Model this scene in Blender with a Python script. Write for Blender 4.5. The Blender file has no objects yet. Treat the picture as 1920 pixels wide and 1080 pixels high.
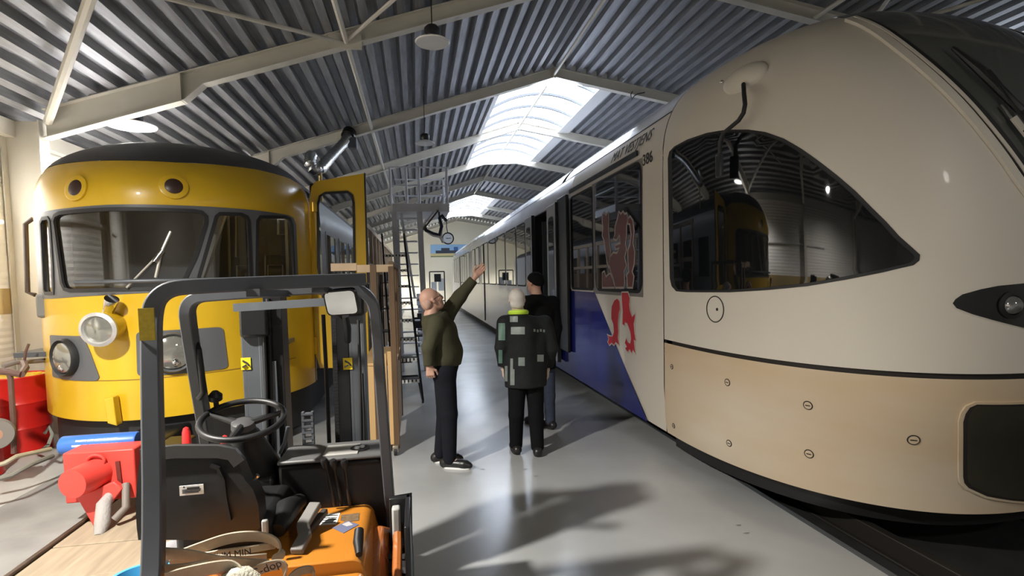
import bpy, bmesh, math, random
import numpy as np
from mathutils import Vector, Matrix
from mathutils.geometry import delaunay_2d_cdt

random.seed(7)
SC = bpy.context.scene
COL = SC.collection
PI = math.pi
V = Vector

# ------------------------------------------------------------------ camera
EYE = V((0.0, 0.0, 1.85))
FPX, PPX, PPY = 1000.0, 960.0, 575.09           # focal length and principal point of the photograph (1920 wide)
YAW, PITCH, ROLL = math.radians(10.1245), math.radians(3.1), math.radians(1.3)
FW = V((math.sin(YAW)*math.cos(PITCH), math.cos(YAW)*math.cos(PITCH), -math.sin(PITCH)))
RT0 = V((math.cos(YAW), -math.sin(YAW), 0)); UP0 = RT0.cross(FW)
RT = RT0*math.cos(ROLL) - UP0*math.sin(ROLL); UP = UP0*math.cos(ROLL) + RT0*math.sin(ROLL)
cam = bpy.data.cameras.new('camera'); co = bpy.data.objects.new('camera', cam); COL.objects.link(co)
cam.sensor_width = 36.0; cam.sensor_fit = 'HORIZONTAL'; cam.lens = 36.0*FPX/1920.0
cam.shift_y = (PPY-540.0)/1920.0; cam.clip_start = 0.05; cam.clip_end = 200
mw = Matrix.Identity(4)
for i in range(3):
    mw[i][0] = RT[i]; mw[i][1] = UP[i]; mw[i][2] = -FW[i]; mw[i][3] = EYE[i]
co.matrix_world = mw
SC.camera = co

def at(u, v, X=None, Y=None, Z=None):
    """survey helper: the point of a known plane seen in the photograph at (u, v)"""
    d = FW + RT*((u-PPX)/FPX) + UP*((PPY-v)/FPX)
    if X is not None: t = (X-EYE.x)/d.x
    elif Y is not None: t = (Y-EYE.y)/d.y
    else: t = (Z-EYE.z)/d.z
    return EYE + d*t

# ------------------------------------------------------------------ world, light, exposure
SC.view_settings.view_transform = 'Standard'; SC.view_settings.look = 'None'
SC.view_settings.exposure = 0.80; SC.view_settings.gamma = 1.0; SC.view_settings.use_curve_mapping = False
w = bpy.data.worlds.new('world'); SC.world = w; w.use_nodes = True
bg = w.node_tree.nodes['Background']; bg.inputs[0].default_value = (0.80, 0.88, 1.0, 1); bg.inputs[1].default_value = 1.2

def lamp_light(name, loc, power, color, radius, kind='SPOT', angle=150, blend=0.35):
    l = bpy.data.lights.new(name, kind); l.energy = power; l.color = color; l.shadow_soft_size = radius
    if kind == 'SPOT': l.spot_size = math.radians(angle); l.spot_blend = blend
    o = bpy.data.objects.new(name, l); o.location = loc; COL.objects.link(o); return o
def area_light(name, loc, rot, sx, sy, power, color):
    l = bpy.data.lights.new(name, 'AREA'); l.shape = 'RECTANGLE'; l.size = sx; l.size_y = sy; l.energy = power; l.color = color
    o = bpy.data.objects.new(name, l); o.location = loc; o.rotation_euler = rot; COL.objects.link(o); return o
WARM = (1.0, 0.955, 0.875)
lamp_light('key_lamp_light', (-2.70, 2.0, 3.86), 1000, WARM, 0.09, angle=164, blend=0.8)
lamp_light('lit_lamp_light', (-3.66, 8.0, 3.84), 1500, (1.0, 0.975, 0.94), 0.2)
lamp_light('nose_fill_light', (3.4, -3.2, 4.9), 150, WARM, 0.2, angle=165)  # added fill to brighten the railcar nose, no fixture here
lamp_light('far_fill_light', (-3.4, 14.0, 3.9), 600, WARM, 0.2)  # added fill for the far floor and ceiling, hidden by the yellow train
lamp_light('far_fill_light', (-3.4, 22.0, 3.9), 700, WARM, 0.2)  # added fill, further down the hall
lamp_light('far_fill_light', (-3.2, 37.0, 3.95), 1200, WARM, 0.2)  # added fill to brighten the back wall

# ------------------------------------------------------------------ materials
MATS = {}
def mat(name, col, rough=0.5, metal=0.0, spec=0.5, noise=0.0, nscale=6.0, bump=0.0, bscale=60.0, coat=0.0,
        alpha=1.0, emit=None, estr=0.0, ndark=None, trans=0.0, stretch=None):
    if name in MATS: return MATS[name]
    m = bpy.data.materials.new(name); m.use_nodes = True
    nt = m.node_tree; b = nt.nodes['Principled BSDF']
    b.inputs['Base Color'].default_value = (*col, 1); b.inputs['Roughness'].default_value = rough
    b.inputs['Metallic'].default_value = metal; b.inputs['Specular IOR Level'].default_value = spec
    b.inputs['Coat Weight'].default_value = coat; b.inputs['Coat Roughness'].default_value = 0.06
    b.inputs['Alpha'].default_value = alpha; b.inputs['Transmission Weight'].default_value = trans
    if emit:
        b.inputs['Emission Color'].default_value = (*emit, 1); b.inputs['Emission Strength'].default_value = estr
    if noise or bump:
        tc = nt.nodes.new('ShaderNodeTexCoord'); src = tc.outputs['Object']
        if stretch:
            mp = nt.nodes.new('ShaderNodeMapping'); mp.inputs['Scale'].default_value = stretch
            nt.links.new(src, mp.inputs['Vector']); src = mp.outputs['Vector']
    if noise:
        n = nt.nodes.new('ShaderNodeTexNoise'); n.inputs['Scale'].default_value = nscale; n.inputs['Detail'].default_value = 6
        nt.links.new(src, n.inputs['Vector'])
        r = nt.nodes.new('ShaderNodeValToRGB'); r.color_ramp.elements[0].position = 0.3; r.color_ramp.elements[1].position = 0.7
        dk = ndark or tuple(c*(1-noise) for c in col)
        r.color_ramp.elements[0].color = (*dk, 1); r.color_ramp.elements[1].color = (*[min(1, c*(1+noise*0.4)) for c in col], 1)
        nt.links.new(n.outputs['Fac'], r.inputs['Fac']); nt.links.new(r.outputs['Color'], b.inputs['Base Color'])
        ma = nt.nodes.new('ShaderNodeMapRange'); ma.inputs['To Min'].default_value = max(rough-0.08, 0.02); ma.inputs['To Max'].default_value = min(rough+0.1, 1)
        nt.links.new(n.outputs['Fac'], ma.inputs['Value']); nt.links.new(ma.outputs['Result'], b.inputs['Roughness'])
    if bump:
        n2 = nt.nodes.new('ShaderNodeTexNoise'); n2.inputs['Scale'].default_value = bscale; n2.inputs['Detail'].default_value = 4
        nt.links.new(src, n2.inputs['Vector'])
        bp = nt.nodes.new('ShaderNodeBump'); bp.inputs['Strength'].default_value = bump; bp.inputs['Distance'].default_value = 0.01
        nt.links.new(n2.outputs['Fac'], bp.inputs['Height']); nt.links.new(bp.outputs['Normal'], b.inputs['Normal'])
    MATS[name] = m; return m

floor_m = mat('floor_coating', (0.40, 0.41, 0.415), 0.22, noise=0.16, nscale=0.9, bump=0.02, bscale=25, spec=0.5)
floor_l = mat('pale_concrete', (0.50, 0.50, 0.47), 0.6, noise=0.15, nscale=2.0, bump=0.05)
floor_g = mat('grey_concrete', (0.30, 0.30, 0.29), 0.55, noise=0.3, nscale=2.5, bump=0.05)
board_m = mat('track_boards', (0.42, 0.34, 0.24), 0.6, noise=0.25, nscale=3.0, bump=0.06, stretch=(6, 0.6, 1))
pit_m = mat('shaded_track', (0.022, 0.022, 0.023), 0.65, noise=0.3, nscale=3)  # shade under the railcar put into the near-black colour
rail_m = mat('rail_steel', (0.16, 0.12, 0.09), 0.4, 0.8, noise=0.3, nscale=8)
wall_m = mat('wall_panel', (0.86, 0.84, 0.80), 0.5, noise=0.04, nscale=1.5)
wallc_m = mat('back_wall_paint', (0.80, 0.76, 0.62), 0.7, noise=0.05, nscale=0.8)
stripe_m = mat('tan_stripe', (0.45, 0.33, 0.14), 0.5)
beam_m = mat('beam_paint', (0.60, 0.57, 0.49), 0.5, noise=0.06, nscale=3)
deck_m = mat('galvanised_deck', (0.34, 0.345, 0.355), 0.50, 0.5, noise=0.28, nscale=5, stretch=(4, 0.4, 4))
white_m = mat('white_enamel', (0.80, 0.80, 0.78), 0.35)
yel = mat('yellow_paint', (0.70, 0.44, 0.018), 0.32, coat=0.25, noise=0.10, nscale=1.6)
roofdk = mat('dark_roof_grey', (0.055, 0.053, 0.056), 0.55, noise=0.2, nscale=3)
mask_m = mat('mask_grey', (0.11, 0.115, 0.125), 0.42, noise=0.08, nscale=4)
silver = mat('silver_grey_side', (0.42, 0.42, 0.43), 0.35, noise=0.06, nscale=2)
black = mat('black_paint', (0.012, 0.012, 0.013), 0.35)
rubber = mat('black_rubber', (0.016, 0.016, 0.017), 0.6)
blackpl = mat('black_plastic', (0.009, 0.009, 0.010), 0.46, bump=0.08, bscale=300)
charcoal = mat('charcoal_steel', (0.085, 0.09, 0.102), 0.42, noise=0.12, nscale=5)
steel_g = mat('grey_steel', (0.115, 0.125, 0.14), 0.40, 0.3, noise=0.12, nscale=6)
chrome = mat('chrome', (0.75, 0.75, 0.76), 0.12, 1.0)
alu = mat('aluminium', (0.50, 0.51, 0.54), 0.35, 0.6, noise=0.08, nscale=6)
foil = mat('foil', (0.80, 0.80, 0.80), 0.22, 1.0, bump=0.6, bscale=40)
cream = mat('cream_train_paint', (0.66, 0.61, 0.53), 0.48, coat=0.04, noise=0.035, nscale=0.8)
creamtan = mat('cream_tan_mottle', (0.62, 0.54, 0.43), 0.38, noise=0.10, nscale=0.9, ndark=(0.58, 0.43, 0.27), stretch=(0.6, 0.6, 2.2))  # cream mottled with warm tan
roofw = mat('roof_white', (0.74, 0.74, 0.79), 0.20, coat=0.5, noise=0.05, nscale=1.2)
lilac = mat('lilac_sheen_blue', (0.24, 0.24, 0.31), 0.28, coat=0.15)  # floor sheen on the far blue side, put into the colour
blue_t = mat('blue_train_paint', (0.012, 0.017, 0.17), 0.14, coat=0.5)
glassdk = mat('dark_glass', (0.006, 0.007, 0.008), 0.03, spec=0.6)
glassws = mat('windscreen_glass', (0.10, 0.105, 0.10), 0.10, spec=0.8)  # grey base stands in for the ceiling's reflection in the glass
seam_m = mat('seam_black', (0.02, 0.016, 0.014), 0.7)
red_p = mat('red_paint', (0.62, 0.02, 0.015), 0.3, noise=0.12, nscale=4)
redcoup = mat('coupler_red', (0.72, 0.065, 0.05), 0.45, noise=0.10, nscale=5)
yel_lid = mat('yellow_lid', (0.80, 0.55, 0.03), 0.4, noise=0.2, nscale=6)
orange = mat('orange_hood', (0.50, 0.19, 0.025), 0.28, coat=0.3, noise=0.06, nscale=3)
orange_d = mat('orange_side', (0.42, 0.13, 0.03), 0.25, coat=0.4, noise=0.15, nscale=4)
wood = mat('plywood', (0.56, 0.36, 0.16), 0.5, noise=0.18, nscale=3, stretch=(1, 1, 0.15), bump=0.04)
woodd = mat('shaded_timber', (0.13, 0.078, 0.042), 0.5, noise=0.25, nscale=4, stretch=(6, 6, 0.4))  # same tan wood, its shade put into the brown
paleplank = mat('pale_timber', (0.50, 0.37, 0.24), 0.55, noise=0.15, nscale=4)
paper = mat('white_label', (0.80, 0.80, 0.78), 0.5)
ink = mat('ink', (0.03, 0.03, 0.035), 0.6)
bluet = mat('blue_tarp', (0.05, 0.17, 0.55), 0.35, noise=0.08, nscale=3)
strapm = mat('canvas_strap', (0.46, 0.40, 0.30), 0.75, noise=0.25, nscale=9, bump=0.25, bscale=160)
skin = mat('skin', (0.55, 0.32, 0.24), 0.5, noise=0.08, nscale=12)
skin2 = mat('pale_skin', (0.62, 0.46, 0.38), 0.55, noise=0.08, nscale=12)
olive = mat('olive_jacket', (0.062, 0.060, 0.036), 0.8, spec=0.15, noise=0.15, nscale=9, bump=0.9, bscale=11, stretch=(1, 1, 0.45))
navy = mat('black_trousers', (0.011, 0.012, 0.017), 0.85, spec=0.1, bump=0.8, bscale=13)
blackc = mat('black_cloth', (0.008, 0.008, 0.009), 0.9, spec=0.08, bump=0.7, bscale=13)
darkj = mat('dark_work_jacket', (0.017, 0.019, 0.020), 0.75, spec=0.15, bump=0.9, bscale=12, noise=0.2, nscale=8)
refl = mat('reflective_tape', (0.20, 0.235, 0.22), 0.4, noise=0.2, nscale=20)
reflg = mat('green_reflective_tape', (0.11, 0.20, 0.16), 0.45, noise=0.2, nscale=20)
neon = mat('neon_collar', (0.55, 0.80, 0.06), 0.6)
hairw = mat('white_hair', (0.62, 0.58, 0.54), 0.8, bump=0.4, bscale=90)
jeans = mat('blue_jeans', (0.045, 0.055, 0.085), 0.85, spec=0.1, noise=0.2, nscale=12)
sole = mat('white_sole', (0.75, 0.75, 0.75), 0.6)
# panes: clear thin glass
def pane_mat(name, tint, mixv, rough=0.02):
    m = bpy.data.materials.new(name); m.use_nodes = True; nt = m.node_tree; nt.nodes.clear()
    o = nt.nodes.new('ShaderNodeOutputMaterial'); t = nt.nodes.new('ShaderNodeBsdfTransparent'); g = nt.nodes.new('ShaderNodeBsdfGlossy')
    t.inputs[0].default_value = (*tint, 1); g.inputs['Roughness'].default_value = rough
    mx = nt.nodes.new('ShaderNodeMixShader'); fr = nt.nodes.new('ShaderNodeFresnel'); fr.inputs[0].default_value = 1.5
    ad = nt.nodes.new('ShaderNodeMath'); ad.operation = 'ADD'; ad.inputs[1].default_value = mixv
    nt.links.new(fr.outputs[0], ad.inputs[0]); nt.links.new(ad.outputs[0], mx.inputs[0])
    nt.links.new(t.outputs[0], mx.inputs[1]); nt.links.new(g.outputs[0], mx.inputs[2]); nt.links.new(mx.outputs[0], o.inputs[0])
    return m
cabglass = pane_mat('cab_glass', (0.66, 0.67, 0.68), 0.05)
clearglass = pane_mat('clear_glass', (0.80, 0.82, 0.82), 0.02)
mirror_m = mat('mirror_glass', (0.85, 0.85, 0.85), 0.03, 1.0)
sky_pane = mat('translucent_skylight', (0.8, 0.85, 0.9), 0.4, emit=(0.78, 0.86, 1.0), estr=5.2)
lamp_on = mat('lamp_glow', (0.9, 0.9, 0.9), 0.4, emit=(1.0, 0.97, 0.90), estr=9.0)
lamp_off = mat('lamp_diffuser', (0.62, 0.62, 0.62), 0.4)

# ------------------------------------------------------------------ mesh helpers
ORG = {}
class MB:
    def __init__(s): s.v = []; s.f = []; s.m = []; s.mi = 0
    def add(s, vs, fs):
        n = len(s.v); s.v += [V(p) for p in vs]
        for f in fs: s.f.append([i+n for i in f]); s.m.append(s.mi)
        return s
    def box(s, lo, hi, R=None, c=None):
        x0, y0, z0 = lo; x1, y1, z1 = hi
        vs = [V((x, y, z)) for x in (x0, x1) for y in (y0, y1) for z in (z0, z1)]
        if R is not None:
            c = V(c) if c is not None else (V(lo)+V(hi))/2
            vs = [c + R @ (p-c) for p in vs]
        return s.add(vs, [(0, 1, 3, 2), (4, 6, 7, 5), (0, 4, 5, 1), (2, 3, 7, 6), (0, 2, 6, 4), (1, 5, 7, 3)])
    def bar(s, a, b, wd, ht, up=(0, 0, 1)):
        """rectangular bar from a to b, wd across, ht along up"""
        a = V(a); b = V(b); d = (b-a).normalized(); u = V(up); sd = d.cross(u)
        if sd.length < 1e-4: sd = d.cross(V((1, 0, 0)))
        sd.normalize(); u = sd.cross(d).normalized()
        vs = []
        for p in (a, b):
            for i, j in ((-1, -1), (1, -1), (1, 1), (-1, 1)): vs.append(p + sd*(i*wd/2) + u*(j*ht/2))
        return s.add(vs, [(3, 2, 1, 0), (4, 5, 6, 7), (0, 1, 5, 4), (1, 2, 6, 5), (2, 3, 7, 6), (3, 0, 4, 7)])
    def tube(s, pts, r, n=10, caps=True, closed=False):
        pts = [V(p) for p in pts]; N = len(pts)
        rs = r if isinstance(r, (list, tuple)) else [r]*N
        base = len(s.v); pv = None
        for k in range(N):
            if closed: d = (pts[(k+1) % N]-pts[k-1]).normalized()
            else: d = (pts[min(k+1, N-1)]-pts[max(k-1, 0)]).normalized()
            if pv is None:
                pv = d.cross(V((0, 0, 1)))
                if pv.length < 0.05: pv = d.cross(V((1, 0, 0)))
            pv = (pv - d*pv.dot(d)).normalized(); q = d.cross(pv)
            for i in range(n):
                a = 2*PI*i/n; s.v.append(pts[k] + (pv*math.cos(a)+q*math.sin(a))*rs[k])
        for k in range(N if closed else N-1):
            for i in range(n):
                A = base+k*n; B = base+((k+1) % N)*n; j = (i+1) % n
                s.f.append([A+i, A+j, B+j, B+i]); s.m.append(s.mi)
        if caps and not closed:
            s.f.append([base+i for i in range(n)][::-1]); s.m.append(s.mi)
            s.f.append([base+(N-1)*n+i for i in range(n)]); s.m.append(s.mi)
        return s
    def strip(s, pts, wd, ht, up=(0, 0, 1), closed=False, ups=None):
        """flat band following a path"""
        pts = [V(p) for p in pts]; N = len(pts); base = len(s.v)
        for k in range(N):
            d = ((pts[(k+1) % N]-pts[k-1]) if closed else (pts[min(k+1, N-1)]-pts[max(k-1, 0)])).normalized()
            u = V(ups[k]) if ups else V(up)
            sd = d.cross(u).normalized(); u = sd.cross(d).normalized()
            for i, j in ((-1, -1), (1, -1), (1, 1), (-1, 1)): s.v.append(pts[k] + sd*(i*wd/2) + u*(j*ht/2))
        for k in range(N if closed else N-1):
            A = base+4*k; B = base+4*((k+1) % N)
            for i in range(4):
                j = (i+1) % 4; s.f.append([A+i, A+j, B+j, B+i]); s.m.append(s.mi)
        if not closed:
            s.f.append([base+3, base+2, base+1, base]); s.m.append(s.mi)
            e = base+4*(N-1); s.f.append([e, e+1, e+2, e+3]); s.m.append(s.mi)
        return s
    def lathe(s, c, prof, axis=(0, 0, 1), n=28, caps=True):
        """prof: list of (radius, height along axis)"""
        c = V(c); ax = V(axis).normalized(); p = ax.cross(V((0, 0, 1)))
        if p.length < 0.05: p = V((1, 0, 0))
        p.normalize(); q = ax.cross(p); base = len(s.v); N = len(prof)
        for r, h in prof:
            for i in range(n):
                a = 2*PI*i/n; s.v.append(c + ax*h + (p*math.cos(a)+q*math.sin(a))*r)
        for k in range(N-1):
            for i in range(n):
                A = base+k*n; B = A+n; j = (i+1) % n; s.f.append([A+i, A+j, B+j, B+i]); s.m.append(s.mi)
        if caps:
            s.f.append([base+i for i in range(n)][::-1]); s.m.append(s.mi)
            s.f.append([base+(N-1)*n+i for i in range(n)]); s.m.append(s.mi)
        return s
    def prism(s, poly, d):
        """polygon of 3-D points pushed along vector d"""
        n = len(poly); d = V(d); a = [V(p) for p in poly]
        vs = a + [p+d for p in a]
        fs = [list(range(n))[::-1], [n+i for i in range(n)]] + [[i, (i+1) % n, n+(i+1) % n, n+i] for i in range(n)]
        return s.add(vs, fs)
    def ball(s, c, r, n=14, sc=(1, 1, 1)):
        c = V(c); base = len(s.v); m = n//2+1
        for k in range(m+1):
            th = PI*k/m
            for i in range(n):
                a = 2*PI*i/n; s.v.append(c + V((r*sc[0]*math.sin(th)*math.cos(a), r*sc[1]*math.sin(th)*math.sin(a), r*sc[2]*math.cos(th))))
        for k in range(m):
            for i in range(n):
                A = base+k*n; B = A+n; j = (i+1) % n; s.f.append([A+i, B+i, B+j, A+j]); s.m.append(s.mi)
        return s
    def build(s, name, mt, parent=None, org=None, bevel=0, seg=2, smooth=40, recalc=True, loc=None):
        o0 = V(org) if org is not None else (ORG[parent.name] if parent is not None else V((0, 0, 0)))
        me = bpy.data.meshes.new(name)
        me.from_pydata([tuple(p-o0) for p in s.v], [], s.f)
        mts = mt if isinstance(mt, (list, tuple)) else [mt]
        for q in mts: me.materials.append(q)
        if len(mts) > 1: me.polygons.foreach_set('material_index', s.m)
        if recalc or bevel:
            bm = bmesh.new(); bm.from_mesh(me)
            bmesh.ops.remove_doubles(bm, verts=bm.verts, dist=1e-6)
            bmesh.ops.recalc_face_normals(bm, faces=bm.faces); bm.to_mesh(me); bm.free()
        if smooth:
            me.polygons.foreach_set('use_smooth', [True]*len(me.polygons))
            me.set_sharp_from_angle(angle=math.radians(smooth))
        o = bpy.data.objects.new(name, me); COL.objects.link(o)
        if bevel:
            b = o.modifiers.new('bevel', 'BEVEL'); b.width = bevel; b.segments = seg; b.limit_method = 'ANGLE'; b.angle_limit = math.radians(35)
            b.harden_normals = False
        if parent is not None: o.parent = parent; ORG[o.name] = ORG[parent.name]
        else: o.location = o0; ORG[o.name] = o0
        return o

def tag(o, label=None, cat=None, group=None, kind=None):
    if label: o['label'] = label
    if cat: o['category'] = cat
    if group: o['group'] = group
    if kind: o['kind'] = kind
    return o
def thing(name, loc, label, cat, group=None, kind=None):
    o = bpy.data.objects.new(name, None); COL.objects.link(o); o.location = loc; o.empty_display_size = 0.1
    ORG[o.name] = V(loc); return tag(o, label, cat, group, kind)
def structure(name):
    o = bpy.data.objects.new(name, None); COL.objects.link(o); ORG[o.name] = V((0, 0, 0)); o['kind'] = 'structure'; return o
def share(src, name, parent, off=(0, 0, 0)):
    """another piece alike: shares mesh data"""
    o = src.copy(); o.name = name; COL.objects.link(o); o.parent = parent
    o.location = V(src.location) + V(off); ORG[o.name] = ORG[parent.name]; return o
def dup(root, loc, label=None):
    r = root.copy(); COL.objects.link(r); r.location = loc
    if label: r['label'] = label
    for ch in list(root.children):
        c = ch.copy(); COL.objects.link(c); c.parent = r
        for g in ch.children:
            d = g.copy(); COL.objects.link(d); d.parent = c
    return r
def text(body, mt, parent, name, origin, xdir, ydir, size, depth=0.002, align='CENTER', shear=0.0, bold=0.0):
    cu = bpy.data.curves.new(name, 'FONT'); cu.body = body; cu.size = size; cu.extrude = depth/2; cu.align_x = align; cu.align_y = 'CENTER'
    cu.shear = shear; cu.resolution_u = 3; cu.offset = bold
    cu.materials.append(mt)
    o = bpy.data.objects.new(name, cu); COL.objects.link(o)
    x = V(xdir).normalized(); y = V(ydir).normalized(); z = x.cross(y).normalized(); y = z.cross(x)
    m = Matrix.Identity(4); org = V(origin) - (ORG[parent.name] if parent else V((0, 0, 0)))
    for i in range(3): m[i][0] = x[i]; m[i][1] = y[i]; m[i][2] = z[i]; m[i][3] = org[i]
    me = bpy.data.meshes.new_from_object(o.evaluated_get(bpy.context.evaluated_depsgraph_get()))
    bpy.data.objects.remove(o); o = bpy.data.objects.new(name, me); COL.objects.link(o)
    if parent: o.parent = parent; ORG[o.name] = ORG[parent.name]
    o.matrix_basis = m
    return o

# patches: an outline in a surface's own (a, b) parameters, filled and mapped on the surface
def fillet(poly, r, n=4):
    """small round corners"""
    out = []; N = len(poly)
    for i in range(N):
        a, b, c = (V(poly[i-1]), V(poly[i]), V(poly[(i+1) % N])); q = min(r, (a-b).length*.4, (c-b).length*.4)
        p0 = b+(a-b).normalized()*q; p1 = b+(c-b).normalized()*q
        for k in range(n+1):
            t = k/n; out.append(tuple(p0*(1-t)**2+b*2*t*(1-t)+p1*t*t))
    return out
def chaikin(pts, ups, it=2):
    for _ in range(it):
        p = [pts[0]]; u = [ups[0]]
        for i in range(len(pts)-1):
            p += [pts[i]*.75+pts[i+1]*.25, pts[i]*.25+pts[i+1]*.75]; u += [ups[i]*.75+ups[i+1]*.25, ups[i]*.25+ups[i+1]*.75]
        pts = p+[pts[-1]]; ups = u+[ups[-1]]
    return pts, ups
def inside(p, poly):
    x, y = p; c = False; n = len(poly)
    for i in range(n):
        x1, y1 = poly[i]; x2, y2 = poly[i-1]
        if (y1 > y) != (y2 > y) and x < (x2-x1)*(y-y1)/(y2-y1)+x1: c = not c
    return c
def densify(poly, step):
    out = []
    for i in range(len(poly)):
        a = V(poly[i]).to_2d() if len(poly[i]) > 2 else V((poly[i][0], poly[i][1])); b = V((poly[(i+1) % len(poly)][0], poly[(i+1) % len(poly)][1]))
        k = max(1, int((b-a).length/step))
        for j in range(k): out.append(tuple(a.lerp(b, j/k)))
    return out
def round_poly(poly, it=1):
    for _ in range(it):
        q = []
        for i in range(len(poly)):
            a = poly[i]; b = poly[(i+1) % len(poly)]
            q.append((a[0]*0.75+b[0]*0.25, a[1]*0.75+b[1]*0.25)); q.append((a[0]*0.25+b[0]*0.75, a[1]*0.25+b[1]*0.75))
        poly = q
    return poly
def patch(S, poly, off=0.006, step=0.08, holes=(), thick=0.0, dens=True):
    """S(a,b)->Vector; returns MB with the filled outline lying 'off' in front of the surface, rim 'thick' deep"""
    loops = [densify(poly, step) if dens else list(poly)] + [densify(h, step) if dens else list(h) for h in holes]
    pts = []; edges = []
    for L in loops:
        n = len(pts); pts += [V((p[0], p[1])) for p in L]; edges += [(n+i, n+(i+1) % len(L)) for i in range(len(L))]
    xs = [p[0] for p in loops[0]]; ys = [p[1] for p in loops[0]]
    nx = int((max(xs)-min(xs))/step); ny = int((max(ys)-min(ys))/step)
    for i in range(1, nx+1):
        for j in range(1, ny+1):
            q = (min(xs)+(i-0.5+0.02*(j % 2))*step, min(ys)+(j-0.5+0.013*(i % 2))*step)
            if inside(q, loops[0]) and not any(inside(q, h) for h in loops[1:]):
                if min((V(q)-e).length for e in pts[:sum(len(L) for L in loops)]) > step*0.35: pts.append(V(q))
    vs, es, fs, _, _, _ = delaunay_2d_cdt(pts, edges, [], 1 if not holes else 0, 1e-6)
    mb = MB(); e = 1e-3
    P3 = []
    for p in vs:
        q = S(p.x, p.y); n = (S(p.x+e, p.y)-S(p.x-e, p.y)).cross(S(p.x, p.y+e)-S(p.x, p.y-e)); n.normalize()
        P3.append((q, n))
    keep = []
    for f in fs:
        c = (sum(vs[i].x for i in f)/len(f), sum(vs[i].y for i in f)/len(f))
        if inside(c, loops[0]) and not any(inside(c, h) for h in loops[1:]): keep.append(list(f))
    mb.add([q+n*off for q, n in P3], keep)
    if thick:
        cnt = {}
        for f in keep:
            for i in range(len(f)):
                a, b = f[i], f[(i+1) % len(f)]; cnt.setdefault((min(a, b), max(a, b)), []).append((a, b))
        k = len(mb.v); mb.v += [q+n*(off-thick) for q, n in P3]
        for u in cnt.values():
            if len(u) == 1:
                a, b = u[0]; mb.f.append([b, a, a+k, b+k]); mb.m.append(0)
    return mb
# ================================================================== THE SETTING
XL, XR, YF, YB = -4.95, 9.2, -7.0, 41.2
RX, RZ, SL, SR = 3.2, 6.30, 0.32, 0.17           # ridge x, rafter underside at ridge, slopes
FR0, FDY, NFR = 7.67, 4.18, 9                    # frames
def under(x): return RZ - (SL*(RX-x) if x < RX else SR*(x-RX))
RD = 0.22                                        # rafter depth
def deckz(x): return under(x) + RD + 0.01

# floor: zones of the concrete
m = MB(); m.box((-0.75, YF, -0.2), (2.76, YB, 0.0)); fl = m.build('floor', floor_m); tag(fl, kind='structure')
m = MB(); m.box((XL, YF, -0.2), (-3.55, YB, -0.002)); m.build('pale_side_strip', floor_l, fl)
m = MB(); m.box((-3.55, YF, -0.2), (-2.64, YB, -0.004)); m.build('grey_track_strip', floor_g, fl)
m = MB(); m.box((-2.60, YF, -0.2), (-0.75, YB, -0.012)); m.build('dark_track_bed', floor_g, fl)
m = MB(); m.box((-2.64, YF, -0.10), (-2.60, YB, 0.035)); m.build('edge_rail', rail_m, fl, bevel=0.006)
# boards over the track beside the forklift, each one a plank
proto = None
for k in range(9):
    y0 = 1.9 + k*0.46
    if proto is None:
        m = MB(); m.box((-2.59, y0, -0.012), (-1.36, y0+0.45, 0.018)); proto = m.build('plank', board_m, fl, bevel=0.004); by0 = y0
    else: share(proto, 'plank', fl, (0, y0-by0, 0.003*(k % 2)))
m = MB(); m.box((-2.58, 2.9, 0.022), (-1.35, 3.62, 0.04)); m.build('pale_cover_plate', floor_l, fl, bevel=0.004)
m = MB(); m.box((2.76, YF, -0.4), (XR, YB, -0.16)); m.build('dark_track_bed', pit_m, fl)
m = MB(); m.box((2.755, YF, -0.1), (2.80, YB, 0.004)); m.build('floor_edge_angle', steel_g, fl)
for x in (3.22, 4.72):
    m = MB(); m.box((x-0.035, YF, -0.16), (x+0.035, YB, -0.01)); m.box((x-0.07, YF, -0.16), (x+0.07, YB, -0.14)); m.build('rail', mat('shaded_rail', (0.045, 0.04, 0.036), 0.5, 0.6), fl, bevel=0.006)  # rails darkened in colour for the shade below the railcar
m = MB()
for p in ((985, 880), (1005, 893), (1385, 985), (1400, 1000), (905, 880)):
    q = at(*p, Z=0)
    m.add([q+V((math.cos(a)*0.022*(1+.5*math.sin(3*a)), math.sin(a)*0.012, 0.0012)) for a in [2*PI*i/9 for i in range(9)]], [list(range(9))])
m.build('scuff_marks', mat('scuff_grey', (0.20, 0.20, 0.20), 0.5), fl)

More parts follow.
